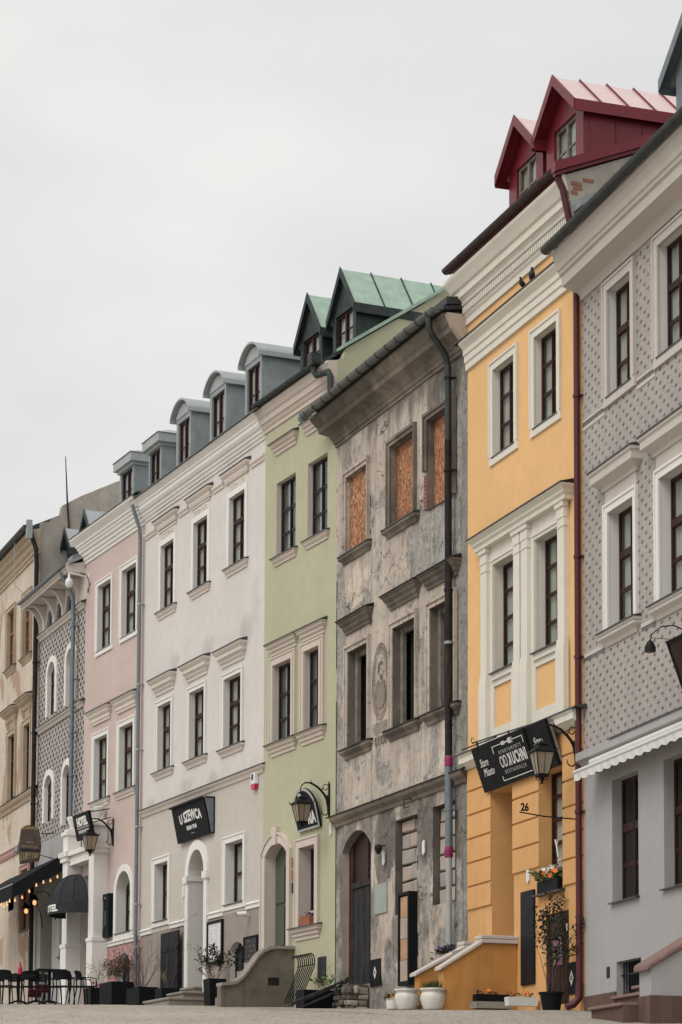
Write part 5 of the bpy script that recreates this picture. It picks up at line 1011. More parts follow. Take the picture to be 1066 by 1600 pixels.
# ================================================================= street furniture and things on the walls
def part(t, name, m, mat, **k):
    o = m.build(name, mat, t, **k)
    if name in ('flowers', 'leaves', 'shoots', 'weeds', 'dry_stems', 'dry_grass'): o['kind'] = 'stuff'
    return o
def lantern(b, u, z, label):
    """wrought iron wall bracket with a hanging four sided lantern; z = middle of the wall plate"""
    t = b.thing('wall_lantern', u, 0, z, label, 'lantern', 'wrought iron wall lanterns')
    m = MB(); m.box(-.022, .022, -.035, -.005, -.36, .36); m.tube([(0, -.03, -.3), (0, -.05, .0), (0, -.05, .1)], .028, 8); part(t, 'wall_plate', m, 'iron')
    m = MB(); P = [(0, -.05, -.12), (0, -.07, .0), (0, -.12, .10), (0, -.20, .19), (0, -.30, .27), (0, -.40, .32), (0, -.50, .345), (0, -.59, .33), (0, -.66, .27), (0, -.685, .19), (0, -.67, .12), (0, -.645, .10)]
    m.tube(P, [.026, .028, .028, .027, .025, .022, .018, .014, .012, .011, .010, .008], 8); m.tube([(0, -.40, .32), (0, -.43, .36), (0, -.45, .41)], [.014, .01, .004], 6); m.tube([(0, -.2, .19), (0, -.17, .235), (0, -.2, .26)], [.012, .01, .006], 6); part(t, 'arm', m, 'iron', smooth=True)
    def scroll(c, r, a0, turns, sgn):
        return [(0, c[0]+r*(1-.55*i/16)*math.cos(a0+sgn*turns*2*math.pi*i/16), c[1]+r*(1-.55*i/16)*math.sin(a0+sgn*turns*2*math.pi*i/16)) for i in range(17)]
    m = MB(); m.tube(scroll((-.10, .26), .085, -.4, 1.1, 1), .009, 6); m.tube([(0, -.025, .36), (0, -.03, .40)], .01, 6); part(t, 'scroll', m, 'iron', smooth=True)
    m = MB(); m.tube([(0, -.04, -.28), (0, -.09, -.33), (0, -.16, -.32), (0, -.20, -.26), (0, -.19, -.22)], [.014, .013, .011, .009, .006], 6); part(t, 'scroll', m, 'iron', smooth=True)
    cy = -.655; zt = -.02     # lantern hangs below the hook
    def pk(name, m, mat, **k): K = .82; m.v = [(x*K, cy+(y-cy)*K, .06+(z_-.06)*K) for x, y, z_ in m.v]; return part(t, name, m, mat, **k)
    m = MB(); m.tube([(0, cy, .12), (0, cy, .0)], .012, 6); pk('hook', m, 'iron')
    m = MB(); m.lathe([(.05, .06), (.13, .045), (.15, .03), (.16, .0), (.14, -.005), (.15, -.03), (.30, -.12), (.33, -.135), (.33, -.16), (.25, -.17)][::-1], 4, (0, cy, zt), sq=True); pk('lantern_roof', m, 'iron', bevel=.006)
    for sx in (-1, 1):
        for sy in (-1, 1):
            m = MB(); m.tube([(sx*.225, cy+sy*.225, zt-.135), (sx*.24, cy+sy*.24, zt-.09), (sx*.25, cy+sy*.25, zt-.07)], [.016, .013, .004], 5); pk('corner_finial', m, 'iron')
            m = MB(); m.tube([(sx*.195, cy+sy*.195, zt-.16), (sx*.112, cy+sy*.112, zt-.60)], .012, 5); pk('corner_bar', m, 'iron')
    for k in range(4):
        m = MB(); a, c = .187, .108; q = [(-a, -a, zt-.165), (a, -a, zt-.165), (c, -c, zt-.595), (-c, -c, zt-.595)]; ca, sa = math.cos(k*math.pi/2), math.sin(k*math.pi/2)
        m.add([(x*ca-y*sa, cy+x*sa+y*ca, z_) for x, y, z_ in q], [(0, 1, 2, 3)]); pk('lantern_pane', m, 'lampglass')
        m = MB(); f0 = (0, -a-.004, zt-.165); f1 = (0, -c-.004, zt-.6); rot = lambda p: (p[0]*ca-p[1]*sa, cy+p[0]*sa+p[1]*ca, p[2]); m.tube([rot(f0), rot(f1)], .006, 4); pk('glazing_bar', m, 'iron')
    m = MB(); m.lathe([(.02, -.80), (.035, -.77), (.02, -.74), (.03, -.72), (.06, -.68), (.15, -.64), (.165, -.615), (.165, -.595), (.1, -.59)], 4, (0, cy, zt), sq=True); pk('lantern_base', m, 'iron')
    for k in range(4):
        a = k*math.pi/2+math.pi/4; m = MB(); m.tube([(.11*math.cos(a), cy+.11*math.sin(a), zt-.63), (.13*math.cos(a), cy+.13*math.sin(a), zt-.70), (.07*math.cos(a), cy+.07*math.sin(a), zt-.72)], [.012, .012, .006], 5); pk('curl', m, 'iron')
    return t
lantern(YE, 4.93, 4.42, 'black iron lantern hanging in front of the restaurant sign on the yellow house')
lantern(GR, 3.64, 5.20, 'black iron lantern in front of the arched sign on the green house')
lantern(PI, 2.58, 6.22, 'black iron lantern beside the hotel sign on the pink house')

def tilted(b, name, u0, u1, zb_, zt, ob, ot, label, cat='sign'):
    tilt = math.atan2(ot-ob, zt-zb_); H = math.hypot(ot-ob, zt-zb_); t = b.thing(name, (u0+u1)/2, ob, zb_, label, cat, rot=(tilt, 0, 0)); return t, (u1-u0), H
def od_sign():
    t, w, h = tilted(YE, 'restaurant_sign', 1.03, 4.35, 4.20, 4.98, .06, .33, 'wide black restaurant sign with white lettering tilted out over the yellow doorway')
    for i, (a, c, y) in enumerate(((-w/2, -w*.235, .0), (-w*.235, w*.235, -.03), (w*.235, w/2, .0))):
        m = MB(); m.box(a+.003, c-.003, y-.03, y+.03, 0, h); part(t, 'sign_panel', m, 'black')
    Y = -.062
    def tx(body, size, cx, cz, y=Y, mat='sign_w', **k): part(t, 'lettering', text_mb(body, size, .004, cx, cz, y=y, **k), mat)
    tx('OD', .30, -.36, h*.48, sx=.70); tx('K', .30, -.10, h*.48, bold=.008, sx=.66, mirror=True); tx('UCHNI', .30, .33, h*.48, bold=.008, sx=.64, space=1.12)
    tx('APARTAMENTY', .10, .04, h*.70, space=1.6, mat='sign_g'); tx('RESTAURACJA', .10, .04, h*.26, space=1.6, mat='sign_g')
    for cx in (-1.22, 1.22): tx('Stare', .21, cx-.05, h*.62, shear=.35, y=-.032, sx=.85); tx('Miasto', .21, cx+.05, h*.40, shear=.35, y=-.032, sx=.85)
    m = MB(); W_, t_ = .68, .014
    m.box(-W_, -.22, Y-.004, Y, h*.86, h*.86+t_); m.box(.25, W_, Y-.004, Y, h*.86, h*.86+t_); m.box(-W_, -W_+.02, Y-.004, Y, h*.72, h*.86); m.box(W_-.02, W_, Y-.004, Y, h*.72, h*.86); m.box(-W_+.08, W_, Y-.004, Y, h*.09, h*.09+t_); m.box(-W_+.08, -W_+.10, Y-.004, Y, h*.09+t_, h*.2); part(t, 'border_line', m, 'sign_w')
    m = MB(); m.box(-.22, .10, Y-.004, Y, h*.86-.006, h*.86+.02); m.box(-.24, -.10, Y-.004, Y, h*.86-.025, h*.86+.038); m.prism([(.06, h*.86-.035), (.12, h*.86-.045), (.16, h*.86-.04), (.16, h*.86+.055), (.12, h*.86+.06), (.06, h*.86+.045)], Y-.004, Y, 'y')
    for k in range(4): m.box(.16, .25, Y-.004, Y, h*.86-.04+.027*k, h*.86-.028+.027*k)
    part(t, 'fork_emblem', m, 'sign_w')
    m = MB(); m.tube([(-w*.46, -.02, h+.10), (w*.22, .16, h+.02)], .014, 6); m.tube([(-w*.62, -.02, h+.06), (-w*.16, .02, h+.04)], .014, 6); m.tube([(-w*.40, -.02, h+.09), (-w*.40, -.02, h)], .02, 6); m.tube([(w*.02, .0, h), (w*.02, .0, h+.06)], .016, 6)
    m.tube([(-w*.44+.07*math.cos(a), -.02, h+.14+.05*math.sin(a)) for a in [i*.5 for i in range(12)]], .007, 5); part(t, 'hanging_rail', m, 'iron')
    m = MB(); m.box(w/2-.02, w/2+.01, .03, .07, .06, h-.02); m.tube([(w/2, .05, h-.04), (w/2, .28, h-.12)], .012, 5); m.tube([(w/2, .05, .1), (w/2, .06, .02)], .012, 5); m.tube([(w/2, .28, h-.12), (w/2, .06, .02)], .012, 5); part(t, 'side_frame', m, 'wood_g')
od_sign()
def pub_sign():
    b = WH; t, w, h = tilted(b, 'pub_sign', 2.92, 5.14, 5.30, 6.16, .08, .26, 'black Irish pub sign with white lettering above the arched white doorway')
    m = MB(); m.box(-w/2, w/2, -.02, .02, 0, h); part(t, 'sign_panel', m, 'black')
    def wf(x, z): return x, z*(1+.25*(1-abs(x)/.75))+.05*math.cos(x*2)-.03
    part(t, 'lettering', text_mb('U SZEWCA', .30, .006, .05, h*.62, bold=.010, sx=.98, y=-.022, warp=wf), 'sign_w')
    part(t, 'lettering', text_mb('IRISH PUB', .135, .006, .02, h*.33, bold=.004, y=-.022, space=1.15), 'sign_w'); part(t, 'lettering', text_mb('~ ~ ~', .09, .006, .02, h*.17, y=-.022), 'sign_w')
    m = MB()
    for k in range(7): x = -w*.34+w*.68*k/6; m.tube([(x, -.03, h), (x, -.06, h-.03), (x, -.075, h-.07)], .012, 5)
    m.box(-w/2-.06, w/2, -.06, -.02, h-.012, h+.03); part(t, 'lamp_rail', m, 'black')
    al = math.atan2(.18, .86); t2 = dict(loc=(2.24/2+.02, .08*math.cos(al), -.08*math.sin(al)), rot=(-al, 0, 0))
    m = MB(); m.box(.0, .03, -.03, -.004, .0, .88); m.box(.0, .03, -.26, -.03, .85, .88); m.box(.0, .03, -.10, -.03, .0, .03); part(t, 'side_frame', m, 'black', **t2)
    m = MB(); m.add([(.014, -.03, .03), (.014, -.03, .85), (.014, -.25, .85), (.014, -.09, .03)], [(0, 1, 2, 3)]); part(t, 'side_panel', m, 'pipe_g', **t2)
pub_sign()
def green_sign():
    b = GR; t, w, h = tilted(b, 'arched_sign', 2.10, 3.27, 4.68, 5.18, .06, .17, 'dark arch topped sign with white lettering behind the lantern on the green house')
    out = [(-w/2, 0), (w/2, 0)]+arc(-w/2, w/2, h, h+.40, 12)[::-1]; inn = [(-w/2+.05, .05), (w/2-.05, .05)]+arc(-w/2+.05, w/2-.05, h, h+.34, 12)[::-1]
    m = MB(); m.prism(out, .0, .05, 'y'); part(t, 'sign_panel', m, 'black'); m = MB(); m.prism([(x*1.0, z) for x, z in out], -.012, .0, 'y'); part(t, 'sign_rim', m, 'sign_g'); m = MB(); m.prism(inn, -.016, -.0122, 'y'); part(t, 'sign_face', m, 'black')
    part(t, 'lettering', text_mb('RIA', .36, .006, w*.24, h*.45, bold=.012, sx=.72, y=-.017), 'sign_w')
    m = MB(); m.lathe([(.03, 0), (.05, .03), (.045, .09), (.06, .12), (.02, .13)], 10, (-.08, -.02, h+.16)); m.tube([(-.13, -.02, h+.2), (-.15, -.02, h+.24), (-.1, -.02, h+.27)], .01, 5); part(t, 'jug_emblem', m, 'sign_w')
green_sign()
def hotel_sign():
    b = PI; t, w, h = tilted(b, 'hotel_sign', 1.32, 2.60, 6.10, 6.77, .56, .70, 'black hotel sign with pale lettering above the portal of the pink house')
    m = MB(); m.box(-w/2, w/2, -.04, .04, 0, h); part(t, 'sign_panel', m, 'black')
    part(t, 'lettering', text_mb('HOTEL', .30, .006, .05, h*.66, bold=.02, sx=.88, y=-.042), 'sign_w'); m = MB(); m.box(-.42, .52, -.046, -.04, h*.42, h*.46); m.box(-.36, .48, -.046, -.04, h*.24, h*.36); part(t, 'text_band', m, 'sign_g')
    part(t, 'lettering', text_mb('* * *', .16, .006, .06, h*.10, y=-.042), 'sign_g')
    m = MB(); m.tube([(w/2, 0, h*.93), (w/2+.05, .55, h*.93)], .015, 6); m.tube([(w/2, 0, h*.5), (w/2+.05, .55, h*.6)], .012, 6); part(t, 'bracket', m, 'iron')
hotel_sign()
def perp(b, name, u, off, z, label, cat, group=None): return b.thing(name, u, off, z, label, cat, group, rot=(0, 0, math.pi/2))
def number26():
    t = perp(YE, 'house_number_sign', 4.94, .0, 3.22, 'black iron bar with cut-out number 26 sticking out of the yellow wall', 'number sign')
    m = MB(); m.box(-.02, -.004, -.03, .03, -.12, .12); part(t, 'wall_plate', m, 'iron'); m = MB(); m.tube([(-.01, 0, -.02), (-.62, 0, .0), (-1.06, 0, .05)], .012, 6); part(t, 'bar', m, 'iron')
    part(t, 'digits', text_mb('26', .18, .012, -.97, .13, bold=.006, sx=.8), 'iron')
number26()
def wood_sign():
    t = perp(GY, 'carved_pub_sign', 2.1, .72, 5.95, 'carved brown wooden pub sign with gilt letters hanging by the dark awning', 'sign')
    prof = [(-.28, .0), (.28, .12), (.34, .55), (.26, 1.02)]+[(x, z) for x, z in arc(-.26, .26, 1.02, 1.14, 8)][::-1]+[(-.32, .55)]
    m = MB(); m.prism(prof, -.03, .03, 'y'); part(t, 'board', m, 'signwood', bevel=.01); m = MB(); m.box(-.30, .32, -.04, .04, .40, .43); part(t, 'rail', m, 'iron')
    part(t, 'lettering', text_mb('U SZEWCA', .10, .01, 0, 1.00, bold=.004, sx=.85, y=-.032, warp=lambda x, z: (x, z+.05*math.cos(x*5))), 'gold'); part(t, 'lettering', text_mb('PUB &', .09, .01, 0, .64, y=-.032, sx=.9), 'gold'); part(t, 'lettering', text_mb('RESTAURACJA', .085, .01, .0, .51, y=-.032, sx=.85), 'gold')
    m = MB()
    for k in range(12): x = -.25+.045*k; m.tube([(x, -.035, .10+.01*k), (x+.03*math.sin(k), -.035, .22), (x+.02, -.035, .34)], .009, 4)
    part(t, 'carved_grapes', m, 'gold'); m = MB(); m.tube([(.34, 0, .9), (.72, 0, .95)], .015, 6); m.tube([(.3, 0, .3), (.72, 0, .2)], .012, 6); part(t, 'bracket', m, 'iron')
wood_sign()

def flat(b, name, u0, u1, z0, z1, p, mat, label, cat, group=None, frame=None, inner=None, off=0.0, bevel=.004):
    t = b.thing(name, (u0+u1)/2, off, z0, label, cat, group); w = (u1-u0)/2; h = z1-z0
    m = MB(); m.box(-w, w, -p, -.004, 0, h); part(t, 'panel', m, mat, bevel=bevel)
    if frame:
        m = MB(); f = frame[0]; m.box(-w-f, w+f, -p-.02, 0-.002, h, h+f); m.box(-w-f, w+f, -p-.02, -.002, -f, 0); m.box(-w-f, -w, -p-.02, -.002, 0, h); m.box(w, w+f, -p-.02, -.002, 0, h); part(t, 'frame', m, frame[1])
    return t
flat(WH, 'menu_board', 4.92, 5.78, 2.24, 3.14, .04, 'menu', 'white printed menu board in a black frame beside the arched doorway', 'menu board', frame=(.06, 'black'))
def more_boards():
    t = WH.thing('wooden_shutter', 2.5, .10, 1.55, 'tall black two leaf wooden shutter against the white house plinth', 'shutter')
    for k in range(2):
        m = MB(); x = -.62+.63*k; m.prism([(x, 0), (x+.61, .06*0), (x+.61, 1.62), (x, 1.62)], -.05, .0, 'y'); part(t, 'leaf', m, 'blackboard', bevel=.006); 
        for zz in (.45, 1.15): m = MB(); m.box(x+.05, x+.56, -.07, -.05, zz, zz+.1); part(t, 'batten', m, 'blackboard')
    flat(WH, 'chalk_board', 7.22, 7.98, 1.95, 2.62, .03, 'chalk', 'small chalk written blackboard above the curved stoop', 'blackboard', frame=(.03, 'black'))
    flat(YE, 'tall_black_board', 2.56, 3.14, .58, 2.22, .04, 'blackboard', 'tall narrow black board leaning flat on the yellow wall', 'board')
    t = flat(PI, 'vertical_light_box', 2.08, 2.62, 3.45, 4.60, .14, 'black', 'tall black light box sign beside the arched pink house window', 'sign'); m = MB(); m.box(-.16, -.12, -.146, -.14, .2, .95); m.box(.0, .05, -.146, -.14, .3, .7); part(t, 'faint_lettering', m, 'pipe_g'); m = MB(); m.box(-.01, .02, -.146, -.14, 1.02, 1.06); part(t, 'star', m, 'sign_w')
    flat(RU, 'stone_plaque', 2.30, 2.96, 2.50, 3.10, .03, 'plaque', 'pale green memorial plaque on the derelict wall', 'plaque')
    for k, (z0, z1, mt, lb) in enumerate(((3.96, 4.18, 'orangep', 'upper orange brass plaque beside the green house door'), (3.68, 3.90, 'orangep', 'lower orange brass plaque beside the green house door'), (3.40, 3.63, 'navybox', 'dark grey plaque below the two orange ones by the green door'))):
        t = flat(GR, 'door_plaque', 1.68, 1.86, z0, z1, .025, mt, lb, 'plaque')
        for j in range(4): m = MB(); m.box(-.06, .06-.02*(j % 2), -.0275, -.025, .04+.045*j, .055+.045*j); part(t, 'engraved_line', m, 'wood_d')
    t = GR.thing('house_number', 1.79, .0, 4.32, 'dark house number two above the orange plaques', 'number'); part(t, 'digit', text_mb('2', .26, .012, 0, 0, sx=.8, y=-.004), 'iron')
    for b, u0, u1, z0, z1, lb in ((YE, 4.52, 4.89, .30, .83, 'black gas meter door with pale diamond beside the maroon downpipe'), (RU, 2.08, 2.64, 1.05, 1.60, 'dark gas meter door with pale diamond on the derelict house'), (GR, 3.10, 3.50, 1.36, 1.88, 'plain scuffed steel meter door on the green house')):
        t = flat(b, 'meter_door', u0, u1, z0, z1, .03, 'navybox' if b is GR else 'black', lb, 'meter door'); c = (z1-z0)/2
        if b is not GR:
            m = MB(); m.prism([(-.08, c), (0, c-.13), (.08, c), (0, c+.13)], -.036, -.03, 'y'); part(t, 'diamond_mark', m, 'cream'); part(t, 'lettering', text_mb('G', .10, .003, 0, c, bold=.004, y=-.0365), 'black')
    t = RU.thing('display_case', 4.24, .0, .94, 'black framed display case with bare boards on the derelict wall', 'display case'); w, h, p = .28, 1.82, .19
    m = MB(); m.box(-w, -w+.06, -p, -.004, 0, h); m.box(w-.06, w, -p, -.004, 0, h); m.box(-w+.06, w-.06, -p, -.004, h-.06, h); m.box(-w+.06, w-.06, -p, -.004, 0, .08); part(t, 'frame', m, 'black')
    for k in range(4): m = MB(); m.box(-w+.062, w-.062, -p+.03+.004*(k % 2), -p+.06, .085+.415*k, .085+.415*(k+1)-.008); part(t, 'board', m, 'wood_o' if k % 2 else 'block')
    t = WH.thing('alarm_box', 7.83, .0, 6.0, 'white alarm siren box with a red base on the white house', 'alarm'); m = MB(); m.box(-.13, .13, -.10, -.004, .10, .36); part(t, 'housing', m, 'plast', bevel=.012); m = MB(); m.prism([(-.13, .098), (.13, .098), (.09, -.02), (-.09, -.02)], -.10, -.004, 'y'); part(t, 'strobe', m, 'redp', bevel=.01); m = MB(); m.box(-.07, .03, -.105, -.10, .20, .33); part(t, 'label_plate', m, 'navybox')
    t = WH.thing('bullet_camera', 7.45, .0, 3.12, 'white bullet security camera under the plinth band of the white house', 'camera'); m = MB(); m.tube([(0, -.02, 0), (0, -.12, -.02), (0, -.16, .03)], .02, 8); part(t, 'mount', m, 'plast', smooth=True); m = MB(); m.tube([(.06, -.10, .05), (-.02, -.30, .03)], .055, 12); part(t, 'body', m, 'plast', smooth=True); m = MB(); m.tube([(-.021, -.302, .0295), (-.026, -.312, .029)], .035, 10); part(t, 'lens', m, 'black')
    t = PI.thing('dome_camera', .35, .0, 13.55, 'white dome security camera on an arm at the pink house corner', 'camera'); m = MB(); m.box(-.06, .06, -.05, -.004, -.16, .12); m.tube([(0, -.03, .0), (0, -.35, .06), (0, -.62, .08)], [.03, .025, .03], 8); part(t, 'arm', m, 'plast', smooth=True); m = MB(); m.lathe([(.055, -.33), (.08, -.30), (.105, -.25), (.105, -.17), (.10, -.13), (.04, -.06), (.025, .06)], 14, (0, -.6, 0)); part(t, 'dome', m, 'plast', smooth=True); m = MB(); m.tube([(.02, -.3, .10), (.05, -.1, .06), (.08, -.04, -.2), (.0, -.05, -.42), (-.06, -.04, -.3)], .012, 5); part(t, 'cable', m, 'maroon')
    for b, u, z, lb in ((GR, 3.72, 4.42, 'small white wall marker right of the green house lantern'), (RU, 2.78, 3.45, 'small white wall marker above the pale plaque'), (RU, 4.86, 3.42, 'small white wall marker between the walled up windows'), (YE, 2.85, 2.35, 'small white wall marker above the tall black board'), (WH, 3.12, 3.95, 'small white wall marker left of the arched white doorway')):
        t = b.thing('wall_marker', u, .0, z, lb, 'marker', 'small white wall markers'); m = MB(); m.prism([(-.055, .05), (0, 0), (.055, .05), (.055, .26), (0, .30), (-.055, .26)], -.03, -.004, 'y'); part(t, 'plate', m, 'plast')
    t = RU.thing('iron_hook', 4.4, .0, 4.4, 'rusty L shaped iron hook above the walled up window', 'hook'); m = MB(); m.tube([(-.1, -.02, .2), (-.1, -.2, .18), (-.1, -.2, .0), (.15, -.2, .0)], .012, 5); part(t, 'rod', m, 'pipe_d')
    t = RU.thing('dead_lamp', 2.85, .0, 3.75, 'small broken dark lamp on the derelict wall', 'lamp'); m = MB(); m.tube([(0, -.01, .1), (0, -.14, .08)], .015, 5); m.lathe([(.03, -.08), (.09, .04), (.07, .10), (.02, .12)], 8, (0, -.16, 0)); part(t, 'body', m, 'pipe_d')
more_boards()

def right_awning():
    b = RT; t = b.thing('white_awning', 4.9, .3, 3.7, 'white cloth awning with a scalloped edge on the lilac grey house', 'awning'); W_ = 4.3; P = .30
    def L(o, z): return (-(o-.3), z-3.7)
    m = MB(); m.prism([L(.04, 3.98), L(.38, 3.84), L(.38, 3.825), L(.04, 3.965)], -W_, W_, 'x'); part(t, 'canopy', m, 'awn_w'); m = MB(); m.tube([(-W_-.02, *L(.40, 3.84)), (W_, *L(.40, 3.84))], .035, 10); part(t, 'front_bar', m, 'awn_w', smooth=True)
    m = MB(); n = 130; vs = []
    for i in range(n+1):
        x = -W_+2*W_*i/n; s_ = abs(math.sin(i*math.pi/5)); vs += [(x, L(.415, 0)[0], L(0, 3.82)[1]), (x, L(.415+.012*math.sin(i*1.3), 0)[0], L(0, 3.71-.03*s_)[1])]
    m.add(vs, [(2*i, 2*i+2, 2*i+3, 2*i+1) for i in range(n)]); part(t, 'scalloped_valance', m, 'awn_w')
    m = MB(); m.tube([(-W_, *L(.10, 4.02)), (W_, *L(.10, 4.02))], .06, 10); part(t, 'roller', m, 'awn_w', smooth=True)
    for x in (-3.9, -1.2, 1.5): m = MB(); m.tube([(x, *L(.05, 3.9)), (x+.3, *L(.22, 3.76)), (x, *L(.38, 3.79))], .02, 6); part(t, 'folding_arm', m, 'pipe_g')
right_awning()
def right_sign():
    t = RT.thing('hanging_sign', 5.58, .35, 4.36, 'dark hanging sign board cut off by the right picture edge', 'sign', rot=(R(20), 0, 0)); m = MB(); m.box(-.55, .9, -.03, .03, 0, .75); part(t, 'panel', m, 'wood_d'); m = MB(); m.box(-.60, .95, -.045, .045, .75, .80); m.box(-.60, -.55, -.045, .045, 0, .75); part(t, 'frame', m, 'black')
    t = RT.thing('sign_lamp', 4.72, .0, 5.18, 'small black swan neck lamp above the dark hanging sign', 'lamp'); m = MB(); m.tube([(0, -.01, .0), (0, -.2, .15), (0, -.42, .23), (0, -.62, .20), (0, -.77, .08), (0, -.8, -.02)], .010, 6); m.tube([(0, -.01, .02), (0, -.79, .02)], .005, 5); part(t, 'arm', m, 'iron', smooth=True); m = MB(); m.lathe([(.085, -.17), (.085, -.10), (.05, -.03), (.025, .0)], 12, (0, -.8, -.02)); part(t, 'shade', m, 'iron', smooth=True)
right_sign()
def hotel_awning():
    b = PI; t = b.thing('domed_awning', .85, .42, 4.14, 'domed charcoal canvas awning lettered HOTEL between the portal pillars', 'awning'); A, Pj, H = .92, .74, 1.12; n, k = 18, 8; zb = .30
    for s_ in range(6):     # gores between the ribs
        m = MB(); vs = []; a0, a1 = math.pi*s_/6, math.pi*(s_+1)/6; q = 6
        for j in range(k+1):
            ph = math.pi/2*j/k
            for i in range(q+1):
                a = a0+(a1-a0)*i/q; r = math.cos(ph); sag = 1-.025*math.sin(math.pi*i/q)*math.sin(2*ph)
                vs.append((-A*math.cos(a)*r*sag, -Pj*math.sin(a)*r*sag, zb+(H-zb)*math.sin(ph)*sag))
        m.add(vs, [(j*(q+1)+i, j*(q+1)+i+1, (j+1)*(q+1)+i+1, (j+1)*(q+1)+i) for j in range(k) for i in range(q)]); part(t, 'canvas_gore', m, 'awn_d', smooth=True)
    m = MB(); vs = []
    for i in range(37):
        a = math.pi*i/36; vs += [(-A*math.cos(a), -Pj*math.sin(a), zb), (-A*1.01*math.cos(a), -Pj*1.01*math.sin(a), 0)]
    m.add(vs, [(2*i, 2*i+2, 2*i+3, 2*i+1) for i in range(36)]); part(t, 'valance', m, 'awn_d', smooth=True)
    tb = text_mb('HOTEL', .24, .006, 0, .15, bold=.012, sx=1.15)
    tb.v = [((A*1.012)*math.sin(x*1.18-.06), -(Pj*1.012)*math.cos(x*1.18-.06)-.008+y*.2, z) for x, y, z in tb.v]; part(t, 'lettering', tb, 'sign_w')
    m = MB()
    for s_ in range(7):
        a = math.pi*s_/6; m.tube([(-A*math.cos(a)*math.cos(p)*1.004, -Pj*math.sin(a)*math.cos(p)*1.004, zb+(H-zb)*math.sin(p)*1.004) for p in [math.pi/2*j/8 for j in range(9)]], .007, 4)
    part(t, 'rib', m, 'black')
hotel_awning()
def big_awning():
    b = GY; t = b.thing('dark_terrace_awning', .2, .0, 4.6, 'large black terrace awning sloping out over the cafe tables at left', 'awning'); Pj = 1.5
    m = MB(); m.prism([(-.02, 1.55), (-Pj, .62), (-Pj, .59), (-.02, 1.52)], -3.6, 3.2, 'x'); part(t, 'canopy', m, 'awn_b'); m = MB(); m.box(-3.6, 3.2, -Pj-.02, -Pj, .22, .62); part(t, 'front_valance', m, 'awn_b')
    m = MB(); m.add([(3.2, -.02, 1.52), (3.2, -Pj, .60), (3.2, -Pj, .25), (3.2, -.02, 1.1)], [(0, 1, 2, 3)]); part(t, 'side_valance', m, 'awn_b'); m = MB(); m.tube([(-3.6, -Pj-.03, .62), (3.22, -Pj-.03, .62)], .02, 8); part(t, 'front_bar', m, 'zincl')
    m = MB(); m.box(-1.67, -1.53, -Pj+.02, -Pj+.16, -2.6, .55); part(t, 'post', m, 'navybox')
    for i in range(13):
        if i < 7: s_ = (i+.3)/7; p = b.pt(.2+3.22, .1+1.4*(1-s_), 4.6+.18+.86*s_*1.0-.06*math.sin(s_*math.pi*3))
        else: p = b.pt(.2+3.0-.33*(i-7), 1.54, 4.6+.14+.05*math.sin(i*2.0))
        o = MB(); o.lathe([(.012, .04), (.014, .02), (.026, -.01), (.03, -.03), (.022, -.05), (.006, -.06)][::-1], 10, (0, 0, 0)); q = o.build('light_bulb', 'bulb', None, smooth=True); q.location = p
        tag(q, 'small glowing string light bulb on the edge of the dark awning', 'bulb', 'string light bulbs under the dark awning')
    for k, (u, off, z, lb) in enumerate(((2.35, .62, 4.92, 'black gooseneck lamp with glowing bulb next to the hotel awning'), (.9, .50, 4.82, 'black gooseneck lamp with glowing bulb left of the grey doorway'))):
        t = b.thing('gooseneck_lamp', u, off, z, lb, 'lamp'); m = MB(); m.tube([(0, off-.01, -.55), (0, off-.08, -.1), (0, off-.2, .20), (0, off-.38, .27), (0, .05, .22), (0, 0, .14)], .014, 6); part(t, 'arm', m, 'iron', smooth=True); m = MB(); m.lathe([(.13, .0), (.12, .04), (.07, .09), (.03, .16)], 12); part(t, 'shade', m, 'iron', smooth=True)
        m = MB(); m.lathe([(.015, -.14), (.045, -.12), (.06, -.08), (.05, -.03), (.02, .0)], 12); part(t, 'bulb', m, 'bulb', smooth=True)
    t = b.thing('double_spot_lamp', .1, .1, 6.75, 'pair of grey swan neck lamps above the carved wooden sign', 'lamp'); m = MB(); m.tube([(0, .08, 0), (0, -.2, .12), (0, -.45, .1), (0, -.5, -.05)], .012, 6); m.tube([(.5, .08, 0), (.5, -.2, .14), (.5, -.4, .12), (.5, -.45, -.05)], .012, 6); part(t, 'arm', m, 'pipe_g', smooth=True)
    for x, y in ((0, -.5), (.5, -.45)): m = MB(); m.lathe([(.11, -.2), (.10, -.12), (.05, -.05), (.02, .0)], 12, (x, y, 0)); part(t, 'shade', m, 'pipe_g', smooth=True)
big_awning()

# ================================================================= plants, pots, cafe furniture
def spot(x, y):      # a place on the sloping paving
    return Vector((x, y, gz(y)))
def twig_mb(h, n, spread, seed, r=.006, fork=3, lean=(0, 0)):
    rnd = random.Random(seed); m = MB(); tips = []
    def grow(p, d, L, r_, lev):
        q = p; pts = [p]; rr = [r_]
        for k in range(4):
            d = (d+Vector((rnd.uniform(-1, 1), rnd.uniform(-1, 1), rnd.uniform(-.25, .5)))*.22).normalized(); q = q+d*(L/4); pts.append(q); rr.append(r_*(1-.18*(k+1)))
            if lev > 0 and k > 0 and rnd.random() < .75:
                a = (d+Vector((rnd.uniform(-1, 1), rnd.uniform(-1, 1), rnd.uniform(-.1, .6)))*.8).normalized(); grow(q, a, L*rnd.uniform(.35, .6), r_*.6, lev-1)
            if lev < 2: tips.append((q.copy(), d.copy()))
        m.tube(pts, rr, 4, cap=False); tips.append((q, d))
    for i in range(n):
        a = rnd.uniform(0, 2*math.pi); s_ = rnd.uniform(.1, 1)*spread; d = Vector((math.cos(a)*s_+lean[0], math.sin(a)*s_+lean[1], 1)).normalized()
        grow(Vector((math.cos(a)*.05, math.sin(a)*.05, 0)), d, h*rnd.uniform(.6, 1.0), r, 2)
    return m, tips
